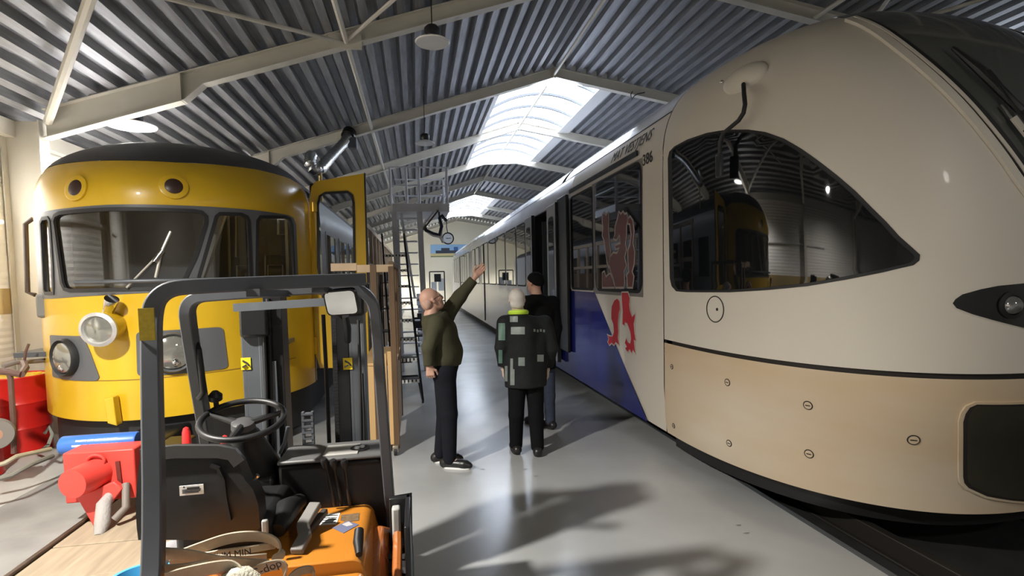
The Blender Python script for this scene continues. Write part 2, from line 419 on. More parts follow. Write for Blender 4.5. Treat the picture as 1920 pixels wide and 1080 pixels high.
# ceiling: trapezoidal deck sheets, rafters, bracing
ceil = structure('ceiling')
PIT, DEP = 0.25, 0.125
def sheet(n, length):
    mb = MB(); prof = []
    for k in range(n):
        u = k*PIT
        prof += [(u, 0), (u+0.100, 0), (u+0.122, DEP), (u+0.228, DEP)]
    prof.append((n*PIT, 0))
    vs = [V((u, y, h)) for y in (0, length) for u, h in prof]; N = len(prof)
    mb.add(vs, [[i, i+1, N+i+1, N+i] for i in range(N-1)]); return mb
NS = 4; wS = NS*PIT
sh = sheet(NS, FDY).build('roof_sheet', deck_m, ceil, smooth=0)
sh['kind'] = 'structure'
first = True
SKY = [(2.0, 4.69, FR0+FDY, FR0+3*FDY), (2.0, 4.69, FR0+5*FDY, FR0+7*FDY)]
def sheets_for_bay(y):
    global first
    insky = any(y >= a[2]-0.1 and y < a[3]-0.1 for a in SKY)
    for side in (0, 1):
        s = SL if side == 0 else SR; ang = math.atan(s); cs = math.cos(ang)
        k = 0; start = 0.0
        if insky: start = 1.25 if side == 0 else 1.5
        while True:
            # distance from the ridge down the slope
            d0 = start + k*wS; k += 1
            x_in = RX - d0*cs if side == 0 else RX + d0*cs
            x_out = RX - (d0+wS)*cs if side == 0 else RX + (d0+wS)*cs
            if (side == 0 and x_in < XL-0.1) or (side == 1 and x_in > XR): break
            if first: o = sh; first = False
            else: o = sh.copy(); o.name = 'roof_sheet'; COL.objects.link(o); o.parent = ceil
            if side == 0:
                o.location = (x_out, y, deckz(RX)-(d0+wS)*math.sin(ang)); o.rotation_euler = (0, -ang, 0)
            else:
                o.location = (x_in, y, deckz(RX)-d0*math.sin(ang)); o.rotation_euler = (0, ang, 0)
ys = [FR0 + k*FDY for k in range(-4, 8)]
for y in ys: sheets_for_bay(y)

def ibeam(pts_lo, dep, y, mb, fw=0.15, tf=0.012, tw=0.010):
    """I-beam across the hall: bottom edge follows pts_lo [(x,z)], deps per point"""
    n = len(pts_lo)
    for (xa, za), (xb, zb), da, db in zip(pts_lo[:-1], pts_lo[1:], dep[:-1], dep[1:]):
        mb.add([(xa, y-tw/2, za), (xb, y-tw/2, zb), (xb, y-tw/2, zb+db), (xa, y-tw/2, za+da),
                (xa, y+tw/2, za), (xb, y+tw/2, zb), (xb, y+tw/2, zb+db), (xa, y+tw/2, za+da)],
               [(0, 1, 2, 3), (7, 6, 5, 4), (0, 4, 5, 1), (3, 2, 6, 7), (0, 3, 7, 4), (1, 5, 6, 2)])
        for h0, h1 in ((0, tf), (None, None)):
            if h0 is None: a0, a1, b0, b1 = za+da-tf, za+da, zb+db-tf, zb+db
            else: a0, a1, b0, b1 = za-0.0, za+tf, zb, zb+tf
            mb.add([(xa, y-fw/2, a0), (xb, y-fw/2, b0), (xb, y+fw/2, b0), (xa, y+fw/2, a0),
                    (xa, y-fw/2, a1), (xb, y-fw/2, b1), (xb, y+fw/2, b1), (xa, y+fw/2, a1)],
                   [(0, 3, 2, 1), (4, 5, 6, 7), (0, 1, 5, 4), (1, 2, 6, 5), (2, 3, 7, 6), (3, 0, 4, 7)])
mb = MB(); xe = XL+0.48
HB = 0.14
ibeam([(xe, under(xe)-HB), (-2.86, under(-2.86)-HB), (-2.62, under(-2.62)), (RX, RZ), (XR, under(XR))],
      [RD+HB, RD+HB, RD, RD, RD], 0, mb)
mb.box((-2.90, -0.075, under(-2.9)-HB), (-2.885, 0.075, under(-2.9)+RD))      # end plate of the haunch
mb.box((RX-0.012, -0.075, RZ-0.02), (RX+0.012, 0.075, RZ+RD))
raf = mb.build('rafter', beam_m, ceil, smooth=0)
raf.location.y = FR0-FDY*3
for k in range(-2, 9): share(raf, 'rafter', ceil, (0, (k+3)*FDY, 0))
# ridge tube, strut line, bracing rods of the first bay
def rod(a, b, r=0.022, name='bracing_rod'):
    mb = MB(); mb.tube([a, b], r, 8); return mb.build(name, beam_m, ceil)
rr = MB().tube([(RX-0.02, FR0-FDY*3, RZ+0.06), (RX-0.02, FR0-FDY*2, RZ+0.06)], 0.033, 8).build('ridge_tube', beam_m, ceil)
st = MB().tube([(-0.82, FR0-FDY*3, under(-0.82)+0.05), (-0.82, FR0-FDY*2, under(-0.82)+0.05)], 0.035, 8).build('purlin_tube', beam_m, ceil)
for k in range(-2, 8):
    share(rr, 'ridge_tube', ceil, (0, (k+3)*FDY, 0)); share(st, 'purlin_tube', ceil, (0, (k+3)*FDY, 0))
zz = lambda x: under(x)+0.05
yA, yB_ = FR0-0.05, FR0-FDY+0.05
def onroof(u, v):
    # where a sight line meets the bracing plane under the left slope
    d = FW + RT*((u-PPX)/FPX) + UP*((PPY-v)/FPX)
    t = (under(0)+0.05 - EYE.z)/(d.z - SL*d.x); return EYE + d*t
pb = onroof(165, 8); pn = V((-4.42, yA, zz(-4.42)))
rod(pn, pn+(pb-pn)*1.6, 0.05)
nd = V((-0.85, yA, zz(-0.85)))
for (u, v) in ((335, 2), (735, 2)):
    q = onroof(u, v); rod(nd, nd+(q-nd)*1.7, 0.026)
m = MB(); m.box((-1.05, yA-0.015, zz(-1.05)-0.02), (-0.62, yA, zz(-0.62)+0.05)); m.build('gusset_plate', beam_m, ceil)
nd2 = V((7.2, yA, zz(7.2))); rod(nd2, V((5.3, yB_, zz(5.3))), 0.03); rod(V((6.3, yA, zz(6.3))), V((6.3, yB_, zz(6.3))), 0.035)
rod(nd2+V((0.2, 0, 0)), V((9.0, yB_, zz(9.0))), 0.03)
m = MB()
for y in (FR0-FDY, FR0, FR0+FDY, FR0+2*FDY):      # eave beam on the wall
    m.box((XL+0.02, y, 3.72), (XL+0.14, y+FDY, 3.92))
m.build('eave_beam', beam_m, ceil, smooth=0)

# skylights
for n, (x0, x1, y0, y1) in enumerate(SKY):
    win = structure('window_%d' % (n+1))
    zb0, zb1 = deckz(x0), deckz(x1)
    xm = (x0+x1)/2
    def vault(x, lift=0.0):
        k = (x-x0)/(x1-x0); return (zb0+(zb1-zb0)*k) + 0.42*4*k*(1-k)*0.95 + 0.12 + lift
    NB = 8
    yb = [y0+0.12 + (y1-y0-0.24)*i/NB for i in range(NB+1)]
    NXX = 14
    xs = [x0+0.06 + (x1-x0-0.12)*i/NXX for i in range(NXX+1)]
    prev = None
    for i in range(NB):
        L = yb[i+1]-yb[i]
        if prev is None:
            mb = MB(); vs = [V((x, y, vault(x))) for y in (yb[i], yb[i+1]) for x in xs] + [V((x, y, vault(x, 0.012))) for y in (yb[i], yb[i+1]) for x in xs]
            q = NXX+1
            fs = [[j, j+1, q+j+1, q+j] for j in range(NXX)] + [[2*q+j+1, 2*q+j, 3*q+j, 3*q+j+1] for j in range(NXX)]
            mb.add(vs, fs); prev = mb.build('pane', sky_pane, win, recalc=False)
            arch = MB().strip([(x, yb[0], vault(x, -0.045)) for x in xs], 0.07, 0.06).build('glazing_bar', mat('bar_grey', (0.09, 0.095, 0.10), 0.5), win)
        else:
            share(prev, 'pane', win, (0, yb[i]-yb[0], 0)); share(arch, 'glazing_bar', win, (0, yb[i]-yb[0], 0))
    share(arch, 'glazing_bar', win, (0, yb[-1]-yb[0], 0))
    for yy in (y0+0.05, y1-0.05):                # end gables of the vault
        poly = [(x, yy, vault(x)) for x in xs] + [(xs[-1], yy, zb1-0.05), (xs[0], yy, zb0-0.05)]
        MB().prism(poly, (0, 0.015, 0)).build('gable_pane', sky_pane, win)
    m = MB()
    for x, zb in ((x0, zb0), (x1, zb1)):
        m.box((x-0.05, y0, zb-0.04), (x+0.05, y1, zb+0.20))
    m.box((x1-0.30, y0, zb1-0.045), (x1+0.05, y1, zb1-0.03))
    for yy in (y0-0.03, y1-0.02):
        m.prism([(x0, yy, zb0-0.02), (RX, yy, deckz(RX)-0.02), (x1, yy, zb1-0.02), (x1, yy, zb1+0.13), (RX, yy, deckz(RX)+0.13), (x0, yy, zb0+0.13)], (0, 0.05, 0))
    m.build('skylight_frame', white_m, win)
    MB().tube([(RX-0.02, y0+.1, RZ-0.1), (RX+0.6, (y0+y1)/2, RZ+0.1)], 0.006, 6).build('pull_cord', black, win)

# walls
wl = structure('wall_left')
zpan = [-0.1 + 0.48*k for k in range(9)]
pp = None
for k in range(12):
    y = FR0-FDY*3 + FDY*k
    for z in zpan:
        zt = min(z+0.478, 3.86)
        if zt-z < 0.4:
            continue
        if pp is None:
            mb = MB(); n = 12; vs = []
            for yy in (y, y+FDY):
                for i in range(n+1):
                    vs.append(V((XL + (0.006 if i % 2 else 0.0), yy, z+0.478*i/n)))
            mb.add(vs, [[i, i+1, n+2+i, n+1+i] for i in range(n)]); pp = mb.build('wall_panel', wall_m, wl, smooth=0); py, pz = y, z
        else: share(pp, 'wall_panel', wl, (0, y-py, z-pz))
m = MB(); m.box((XL-0.08, FR0-FDY*3, -0.2), (XL-0.02, YB, 4.4)); m.build('backing_sheet', wall_m, wl, smooth=0)
m = MB(); m.box((XL+0.004, FR0-FDY*3, 1.55), (XL+0.014, YB, 1.86)); m.build('tan_stripe', stripe_m, wl, smooth=0)
m = MB(); m.tube([(XL+0.05, 2, 2.66), (XL+0.05, FR0-0.2, 2.66)], 0.03, 8); m.build('pipe_rail', white_m, wl)
cl = None
for k in range(-2, 8):
    y = FR0 + k*FDY
    if cl is None:
        mb = MB(); h = under(XL+0.4)+0.1
        mb.box((XL+0.02, y-0.005, -0.05), (XL+0.44, y+0.005, h)); mb.box((XL+0.02, y-0.09, -0.05), (XL+0.035, y+0.09, h)); mb.box((XL+0.43, y-0.09, -0.05), (XL+0.445, y+0.09, h))
        cl = mb.build('column', beam_m, wl, smooth=0); cy = y
    else: share(cl, 'column', wl, (0, y-cy, 0))
wb = MB()
wb.add([(XL, YB, -0.2), (XR, YB, -0.2), (XR, YB, deckz(XR)+0.2), (RX, YB, deckz(RX)+0.2), (XL, YB, deckz(XL)+0.2)], [(0, 1, 2, 3, 4)])
tag(wb.build('wall_back', wallc_m, smooth=0, recalc=False), kind='structure')
wr = MB(); wr.box((XR, YF, -0.2), (XR+0.1, YB, 4.9)); tag(wr.build('wall_right', wall_m, smooth=0), kind='structure')
wf = structure('wall_front')
m = MB(); m.box((XL, YF-0.1, -0.2), (XR, YF, 6.6)); m.build('front_cladding', wall_m, wf, smooth=0)
m = MB(); m.box((XL-0.08, YF, -0.2), (XL, FR0-FDY*3, 4.4)); m.build('side_cladding', wall_m, wf, smooth=0)

# lamps
def lamp(loc, dia, on, label, zroof):
    x, y, z = loc; t = thing('pendant_lamp', (x, y, z), label, 'lamp', 'high bay lamps under the roof')
    R = dia/2
    MB().lathe((x, y, z), [(R, 0), (R+0.006, 0.010), (R*0.95, 0.022), (R*0.62, 0.05), (R*0.44, 0.06)], n=30).build('reflector', white_m if not on else white_m, t)
    MB().lathe((x, y, z-0.006), [(R*0.97, 0), (R*0.97, 0.008)], n=30).build('diffuser', lamp_on if on else lamp_off, t)
    MB().lathe((x, y, z+0.06), [(R*0.40, 0), (R*0.46, 0.02), (R*0.46, 0.10), (R*0.32, 0.13), (0.02, 0.14)], n=20).build('ballast_housing', black, t)
    MB().tube([(x, y, z+0.19), (x, y, zroof+0.05)], 0.007, 6).build('suspension_cord', black, t)
    return t
lamp((-3.66, 8.0, 3.98), 0.58, True, 'glowing white lamp above the yellow train roof, the only lit lamp', deckz(-3.66))
lamp((0.27, 6.30, 4.55), 0.38, False, 'unlit grey disc lamp under the nearest roof bay, largest of the unlit lamps', deckz(0.27))
lamp((0.26, 10.8, 4.53), 0.38, False, 'unlit lamp with black top, second along the hall above the yellow door', deckz(0.26))
lamp((0.28, 20.3, 4.58), 0.38, False, 'small distant unlit lamp seen through the access tower railing', deckz(0.28))
# black cable looped at the end of the second rafter on the right
q = V((5.05, FR0+FDY-0.12, under(5.05)))
o = MB().tube([q+V((-.05, 0, .05)), q+V((-.10, -.02, -.03)), q+V((-.08, -.03, -.16)), q+V((-.02, -.03, -.06)), q+V((.08, -.02, 0.0)), q+V((.25, 0, .04))], 0.012, 7).build('cable', black, ceil)
# ================================================================== WHITE TRAIN
def sstep(a, b, x):
    k = min(max((x-a)/(b-a), 0), 1); return k*k*(3-2*k)
WX, WH, WY, WTOP = 3.97, 1.475, 5.10, 4.0205
def wW(z):
    if z > 2.937: return WH*max(1-((z-2.937)/(4.0205-2.937))**2.587, 0)**(1/2.587)
    if z < 0.5: return WH-0.03*((0.5-z)/0.3)**2
    return WH
def wL(z):
    if z < 1.2: return 2.26+0.17*sstep(0.2, 1.2, z)
    return 0.84+1.59*max(1-min((z-1.2)/2.82, 1)**3.2, 0)**(1/1.773)
def wS(t, z):
    n = 2.4+0.3*sstep(0.3, 1.3, z); c = math.cos(t); s = math.sin(t)
    return V((WX-wW(z)*math.copysign(abs(c)**(2/n), c), WY-wL(z)*abs(s)**(2/n), z))
def wN(t, z):
    e = 1e-3; return (wS(t+e, z)-wS(t-e, z)).cross(wS(t, z+e)-wS(t, z-e)).normalized()
wt = thing('railcar', (WX, 12.0, 0.0), 'white and blue modern railcar with rounded nose and red lion, filling the right side', 'train')
def grid(S, ta, tb, zs, nt, inset=0.0, tmap=None):
    mb = MB(); vs = []
    for z in zs:
        for i in range(nt+1):
            t = ta+(tb-ta)*i/nt
            vs.append(S(t, z))
    fs = [[r*(nt+1)+i, r*(nt+1)+i+1, (r+1)*(nt+1)+i+1, (r+1)*(nt+1)+i] for r in range(len(zs)-1) for i in range(nt)]
    mb.add(vs, fs); return mb
def zrange(a, b, n): return [a+(b-a)*i/n for i in range(n+1)]
ztop = zrange(1.185, 2.9, 24)[:-1] + [2.937+(4.0205-2.937)*math.sin(PI/2*i/22) for i in range(23)]
grid(wS, 0, PI, ztop, 96).build('nose_shell', cream, wt)
grid(wS, 0, PI, zrange(0.21, 1.150, 16), 96).build('nose_skirt', creamtan, wt)
def wIn(t, z):
    return wS(t, z) - wN(max(min(t, 3.1), 0.04), z)*0.02
grid(wIn, 0.02, PI-0.02, [1.10, 1.17, 1.24], 64).build('joint_seal', seam_m, wt)
grid(lambda t, z: V((WX+(wS(t, 0.25).x-WX)*0.93, WY+(wS(t, 0.25).y-WY)*0.93, z)), 0, PI, [0.06, 0.3], 48).build('under_nose_skirt', black, wt)
# cab side window
cabw = [(0.017, 2.994), (0.024, 3.055), (0.05, 3.081), (0.128, 3.088), (0.246, 3.070), (0.362, 3.030), (0.467, 2.975), (0.549, 2.914), (0.624, 2.831), (0.692, 2.727), (0.757, 2.612), (0.82, 2.496), (0.882, 2.376), (0.933, 2.264), (0.985, 2.157), (1.028, 2.061), (1.072, 1.984), (1.099, 1.937), (1.096, 1.901), (1.075, 1.872), (0.97, 1.832), (0.829, 1.785), (0.681, 1.742), (0.519, 1.713), (0.337, 1.689), (0.102, 1.678), (0.05, 1.682), (0.028, 1.731), (0.02, 1.807), (0.017, 2.471)]
def shrink(poly, d):
    n = len(poly); out = []
    A = sum(poly[i-1][0]*poly[i][1]-poly[i][0]*poly[i-1][1] for i in range(n)); sg = 1 if A > 0 else -1
    for i in range(n):
        a = V((poly[i-1][0], poly[i-1][1])); b = V((poly[i][0], poly[i][1])); c = V((poly[(i+1) % n][0], poly[(i+1) % n][1]))
        t = ((b-a).normalized()+(c-b).normalized())
        if t.length < 1e-5: t = c-b
        t.normalize(); out.append((b.x-sg*t.y*d, b.y+sg*t.x*d))
    return out
patch(wS, cabw, off=0.004, step=0.06, thick=0.004).build('window_rubber', rubber, wt)
o = patch(wS, shrink(cabw, 0.022), off=0.009, step=0.06).build('cab_side_window', glassdk, wt)
# windscreen
pil = [(0.991, 3.9), (1.092, 3.739), (1.156, 3.585), (1.221, 3.326), (1.288, 3.093), (1.334, 2.937), (1.394, 2.723), (1.461, 2.495), (1.488, 2.393)]
left = [(t, z) for t, z in pil]
wsc = left + [(1.53, 2.27), (PI/2, 2.22)] + [(PI-t, z) for t, z in ([(1.53, 2.27)] + left[::-1])]
patch(wS, wsc, off=0.006, step=0.07, thick=0.01).build('windscreen', glassws, wt)
edge = [(t-0.018, z) for t, z in left] 
def along(poly, off): return [wS(t, z)+wN(t, z)*off for t, z in poly]
def smooth_path(poly, it=2):
    for _ in range(it):
        q = [poly[0]]
        for a, b in zip(poly[:-1], poly[1:]):
            q += [(a[0]*.75+b[0]*.25, a[1]*.75+b[1]*.25), (a[0]*.25+b[0]*.75, a[1]*.25+b[1]*.75)]
        poly = q+[poly[-1]]
    return poly
for name, dt, off, wd, ht, mm in (('windscreen_trim', -0.030, 0.008, 0.055, 0.03, cream), ('trim_groove', -0.004, 0.006, 0.016, 0.03, seam_m), ('inner_trim', 0.004, 0.012, 0.022, 0.03, cream), ('windscreen_rubber', 0.024, 0.010, 0.045, 0.014, rubber)):
    run = left[1:]+[(1.53, 2.27), (PI/2, 2.22)]
    sh_ = lambda t, z, q: (t+q*min(1.0, max(0.0, (PI/2-t)/0.06)), z+(q*0.9 if t > 1.50 else 0))
    run = [sh_(t, z, dt) for t, z in run]; run = run+[(PI-t, z) for t, z in run[:-1][::-1]]
    pth = smooth_path(run)
    MB().strip(along(pth, off), wd, ht, ups=[wN(t, z) for t, z in pth]).build(name, mm, wt)
# mirror on its arm
mt, mz = 0.465, 3.43
mp, mn = wS(mt, mz), wN(mt, mz)
side = (wS(mt+0.01, mz)-wS(mt-0.01, mz)).normalized(); upv = mn.cross(side).normalized()
mb = MB(); R1 = []
for k, (r, h) in enumerate([(0.205, -0.02), (0.205, 0.005), (0.185, 0.03), (0.13, 0.055), (0.06, 0.07), (0.0, 0.075)]):
    for i in range(28):
        a = 2*PI*i/28
        R1.append(mp + side*(math.cos(a)*r) + upv*(math.sin(a)*r*0.62) + mn*h)
mb.add(R1, [[k*28+i, k*28+(i+1) % 28, (k+1)*28+(i+1) % 28, (k+1)*28+i] for k in range(5) for i in range(28)])
bb = mb.build('mirror_base', cream, wt)
xa = mp.x-0.16
arm = [at(1394, 158, X=xa+.10), at(1395, 176, X=xa), at(1397, 196, X=xa-.01), at(1394, 212, X=xa-.02), at(1385, 226, X=xa-.03), at(1368, 240, X=xa-.04), at(1356, 250, X=xa-.05), at(1350, 268, X=xa-.05), at(1350, 300, X=xa-.05)]
MB().tube(arm, 0.017, 10).build('mirror_arm', rubber, wt)
c1 = at(1349, 300, X=xa-0.05)
m = MB(); m.box((c1.x-0.015, c1.y-0.04, c1.z-0.14), (c1.x+0.015, c1.y+0.045, c1.z+0.05)); mh = m.build('mirror_head', black, wt, bevel=0.012)
q = wS(0.34, 3.46)+wN(0.34, 3.46)*0.03
MB().ball(q, 0.016).build('chrome_stud', chrome, wt)
# hatch, screws, headlight, step recess
def ring_on(t, z, R, r, name, mm, parent, off=0.002, n=28):
    p = wS(t, z); nn = wN(t, z); a = (wS(t+.01, z)-wS(t-.01, z)).normalized(); b = nn.cross(a)
    return MB().tube([p+nn*off+a*(R*math.cos(x))+b*(R*math.sin(x)) for x in [2*PI*i/n for i in range(n)]], r, 6, closed=True).build(name, mm, parent)
def disc_on(t, z, R, name, mm, parent, off=0.003, n=20, h=0.004):
    p = wS(t, z); nn = wN(t, z); return MB().lathe(p+nn*(off-h), [(R, 0), (R*0.96, h)], axis=nn, n=n).build(name, mm, parent)
ring_on(0.26, 1.54, 0.112, 0.0045, 'hatch_rim', seam_m, wt)
disc_on(0.26, 1.54, 0.106, 'round_hatch', cream, wt, off=0.003)
disc_on(0.272, 1.54, 0.014, 'hatch_lock', seam_m, wt, off=0.006)
for t, z, r in ((0.03, 0.924, .022), (0.338, 0.928, .028), (0.704, 0.876, .030), (1.11, 0.723, .033), (0.384, 0.398, .026), (0.741, 0.50, .030), (0.045, 0.327, .022)):
    s_ = disc_on(t, z, r, 'skirt_screw', creamtan, wt, off=0.004)
    ring_on(t, z, r, 0.0042, 'screw_rim', seam_m, s_)
    p = wS(t, z)+wN(t, z)*0.006; a = (wS(t+.01, z)-wS(t-.01, z)).normalized()
    MB().bar(p-a*r*0.55, p+a*r*0.55, 0.006, 0.003, up=wN(t, z)).build('screw_slot', seam_m, s_)
head = [(1.212, 1.629), (1.222, 1.655), (1.246, 1.684), (1.311, 1.714), (1.374, 1.733), (1.466, 1.745), (1.49, 1.70), (1.50, 1.6), (1.488, 1.5), (1.468, 1.468), (1.354, 1.523), (1.281, 1.561), (1.226, 1.598)]
patch(wS, [(t, z) for t, z in shrink(head, -0.006)], off=0.003, step=0.03).build('headlight_trim', cream, wt)
hl = patch(wS, head, off=0.006, step=0.03, thick=0.004).build('headlight', glassdk, wt)
p = wS(1.42, 1.612); nn = wN(1.42, 1.612)
MB().ball(p+nn*0.002, 0.058, 20).build('headlight_lens', mat('lens', (0.25, 0.25, 0.25), 0.08, 0.6), hl)
MB().lathe(p+nn*0.006, [(0.085, 0), (0.085, 0.008), (0.062, 0.012), (0.062, 0.0)], axis=nn, n=28).build('lens_ring', black, hl)
rec = [(1.273, 0.873), (1.276, 0.93), (1.287, 0.970), (1.309, 0.99), (1.483, 0.985), (PI/2, 0.985)]
rec2 = [(PI/2, 0.285), (1.42, 0.345), (1.343, 0.407), (1.325, 0.44), (1.317, 0.48)]
full = rec + [(PI-t, z) for t, z in rec[:-1][::-1]] + [(PI-t, z) for t, z in rec2[1:][::-1]] + rec2
olive_p = mat('coupler_hatch_grey', (0.045, 0.042, 0.030), 0.35, noise=0.3, nscale=3)
patch(wS, shrink(full, -0.020), off=0.012, step=0.05, thick=0.012).build('hatch_surround', creamtan, wt)
patch(wS, shrink(full, -0.004), off=0.0135, step=0.05).build('hatch_gap', seam_m, wt)
patch(wS, shrink(full, 0.012), off=0.017, step=0.05, thick=0.004).build('coupler_hatch', olive_p, wt)
# wiper
def on(t, z, h): return wS(t, z)+wN(t, z)*h
wp = MB().tube([on(1.373, 3.272, .05), on(1.415, 3.09, .06), on(1.497, 2.80, .06)], [0.012, 0.028, 0.026], 8).build('wiper_blade', black, wt)
MB().bar(on(1.425, 3.06, .08), on(1.53, 2.62, .07), 0.035, 0.02, up=wN(1.5, 2.8)).build('wiper_arm', black, wp)
MB().bar(on(1.455, 2.86, .04), on(1.53, 2.50, .05), 0.022, 0.015, up=wN(1.5, 2.8)).build('wiper_link', chrome, wp)
MB().bar(on(1.475, 2.77, .04), on(1.545, 2.47, .05), 0.05, 0.012, up=wN(1.5, 2.8)).build('wiper_cover', cream, wp)
MB().lathe(on(1.55, 2.52, .02), [(0.06, 0), (0.06, 0.05), (0.03, 0.08)], axis=wN(1.55, 2.5), n=18).build('wiper_hub', chrome, wp)

# ---- body behind the nose
WE = 36.5
def wprof(z0, z1, n):
    return [(WX-wW(z), z) for z in zrange(z0, z1, n)]
def loft(prof, y0, y1, sides=(1, -1)):
    mb = MB()
    for sgn in sides:
        vs = [V((x if sgn == 1 else 2*WX-x, y, z)) for y in (y0, y1) for x, z in prof]; N = len(prof)
        mb.add(vs, [[i, i+1, N+i+1, N+i] for i in range(N-1)])
    return mb
roofprof = [(WX-wW(z), z) for z in [3.50+(4.0205-3.50)*math.sin(PI/2*i/16) for i in range(17)]]
YS1 = WY+0.018
for sd in (1, -1):
    loft(wprof(0.21, 3.12, 6), YS1, 8.42, (sd,)).build('front_side_panel', cream, wt)
    loft([(WX-wW(z), z) for z in zrange(3.12, 3.49, 8)], YS1, 8.42, (sd,)).build('front_cantrail', cream, wt)
    if sd == 1:
        loft(wprof(0.21, 3.12, 6), 8.42, 9.60, (sd,)).build('side_panel', silver, wt); loft(wprof(0.21, 3.12, 6), 10.95, WE, (sd,)).build('side_panel', silver, wt)
    else: loft(wprof(0.21, 3.12, 6), 8.42, WE, (sd,)).build('side_panel', silver, wt)
    loft([(WX-wW(z), z) for z in zrange(3.12, 3.49, 8)], 8.42, WE, (sd,)).build('cantrail', roofw, wt)
for a, b in ((YS1, 9.05), (9.30, 20.4), (20.55, WE)):
    loft(roofprof, a, b).build('roof_section', roofw, wt)
# groove at the seam and along the roof edge
sp = [(WX-wW(z), z) for z in zrange(0.21, 4.0, 40)]
loft([(x+0.02, z) for x, z in sp], WY-0.01, YS1+0.02).build('nose_joint', seam_m, wt)
for sd in (1, -1): loft([(WX-wW(z)-0.002, z) for z in (3.485, 3.495, 3.505)], YS1, WE, (sd,)).build('roof_joint', seam_m, wt)
for a, b in ((9.04, 9.31), (20.39, 20.56)):
    loft([(x+0.05, z-0.03) for x, z in roofprof], a, b).build('roof_gap', black, wt)
# rear end of the train: a second rounded nose
grid(lambda t, z: V((wS(t, z).x, WE+(WY-wS(t, z).y), z)), 0, PI, zrange(0.21, 2.9, 8)[:-1] + [2.937+(4.0205-2.937)*math.sin(PI/2*i/12) for i in range(13)], 32).build('rear_nose_shell', roofw, wt)
m = MB(); m.box((2.95, 4.2, 0.04), (5.0, WE, 0.24)); m.build('underframe', black, wt)
for yb in (6.6, 12.5, 20.5, 27.0, 33.5):
    for dx in (3.22, 4.72):
        MB().lathe((dx-0.05, yb, 0.36), [(0.38, 0), (0.38, 0.1), (0.2, 0.11)], axis=(1, 0, 0), n=24).build('wheel', rail_m, wt)

def side(a, b): return V((2.4945, -a, b))
def yat(u, v=500): return at(u, v, X=2.5).y
def rectp(y0, y1, z0, z1, r=0.0, n=4):
    """outline in (-Y, z) with rounded corners"""
    a0, a1 = -max(y0, y1), -min(y0, y1)
    if r == 0: return [(a0, z0), (a1, z0), (a1, z1), (a0, z1)]
    out = []
    for cx, cz, s in ((a1-r, z0+r, -90), (a1-r, z1-r, 0), (a0+r, z1-r, 90), (a0+r, z0+r, 180)):
        for k in range(n+1):
            a = math.radians(s+90*k/n); out.append((cx+r*math.cos(a), cz+r*math.sin(a)))
    return out
# blue lower side with its slanting edge
b0, b1 = at(1116, 548, X=2.5), at(1215, 790, X=2.5)
patch(side, [(-9.595, 0.212), (-b1.y, 0.212), (-b0.y, b0.z), (-8.40, b0.z), (-8.40, 1.64), (-9.595, 1.64)], off=0.004, step=9, dens=False).build('blue_lower_panel', blue_t, wt, smooth=0)
patch(side, rectp(10.955, 20.45, 0.212, 1.64), off=0.004, step=99, dens=False).build('lower_panel', lilac, wt, smooth=0)
patch(side, rectp(20.50, WE, 0.212, 1.64), off=0.004, step=99, dens=False).build('lower_panel', lilac, wt, smooth=0)
tape_y = mat('yellow_line', (0.62, 0.47, 0.20), 0.4)
# window band
def window(y0, y1, z0=1.675, z1=3.09, r=0.11, name='side_window'):
    fr = patch(side, rectp(y0-0.03, y1+0.03, z0-0.035, z1+0.035, r+0.03), off=0.006, step=9, dens=False, thick=0.006).build('window_rubber', rubber, wt, smooth=0)
    patch(side, rectp(y0, y1, z0, z1, r), off=0.010, step=9, dens=False).build('pane', glassdk, fr, smooth=0)
    return fr
yl0, yl1 = yat(1204), yat(1119)
window(yl0, yl1)
greyf = mat('window_surround', (0.20, 0.18, 0.165), 0.4)
patch(side, rectp(yl0-0.04, yl1+0.14, 1.60, 3.14), off=0.003, step=9, dens=False).build('window_surround', greyf, wt, smooth=0)
window(yl1+0.14, 8.36, r=0.05)
patch(side, [(-8.40, 3.185), (-at(1197, 287, X=2.5).y, 3.185), (-at(1197, 287, X=2.5).y, 3.245), (-8.40, 3.245)], off=0.02, step=9, dens=False, thick=0.02).build('gutter_strip', black, wt, smooth=0)
ws_ = [yat(u) for u in (970, 986, 949.5, 968.5, 931.5, 948, 917.5, 930, 903.5, 915.5)]
for i in range(0, 10, 2): window(min(ws_[i], ws_[i+1]), max(ws_[i], ws_[i+1])-0.05, r=0.08)
for i, y in enumerate((21.2, 22.7, 25.2, 26.5, 27.8, 29.1, 31.5, 33.0, 34.5)): window(y, y+1.05, r=0.08)
for y in (19.6, 30.4):
    MB().bar((2.485, y, 0.3), (2.485, y, 3.12), 0.03, 0.05, up=(1, 0, 0)).build('door_edge_seal', black, wt)
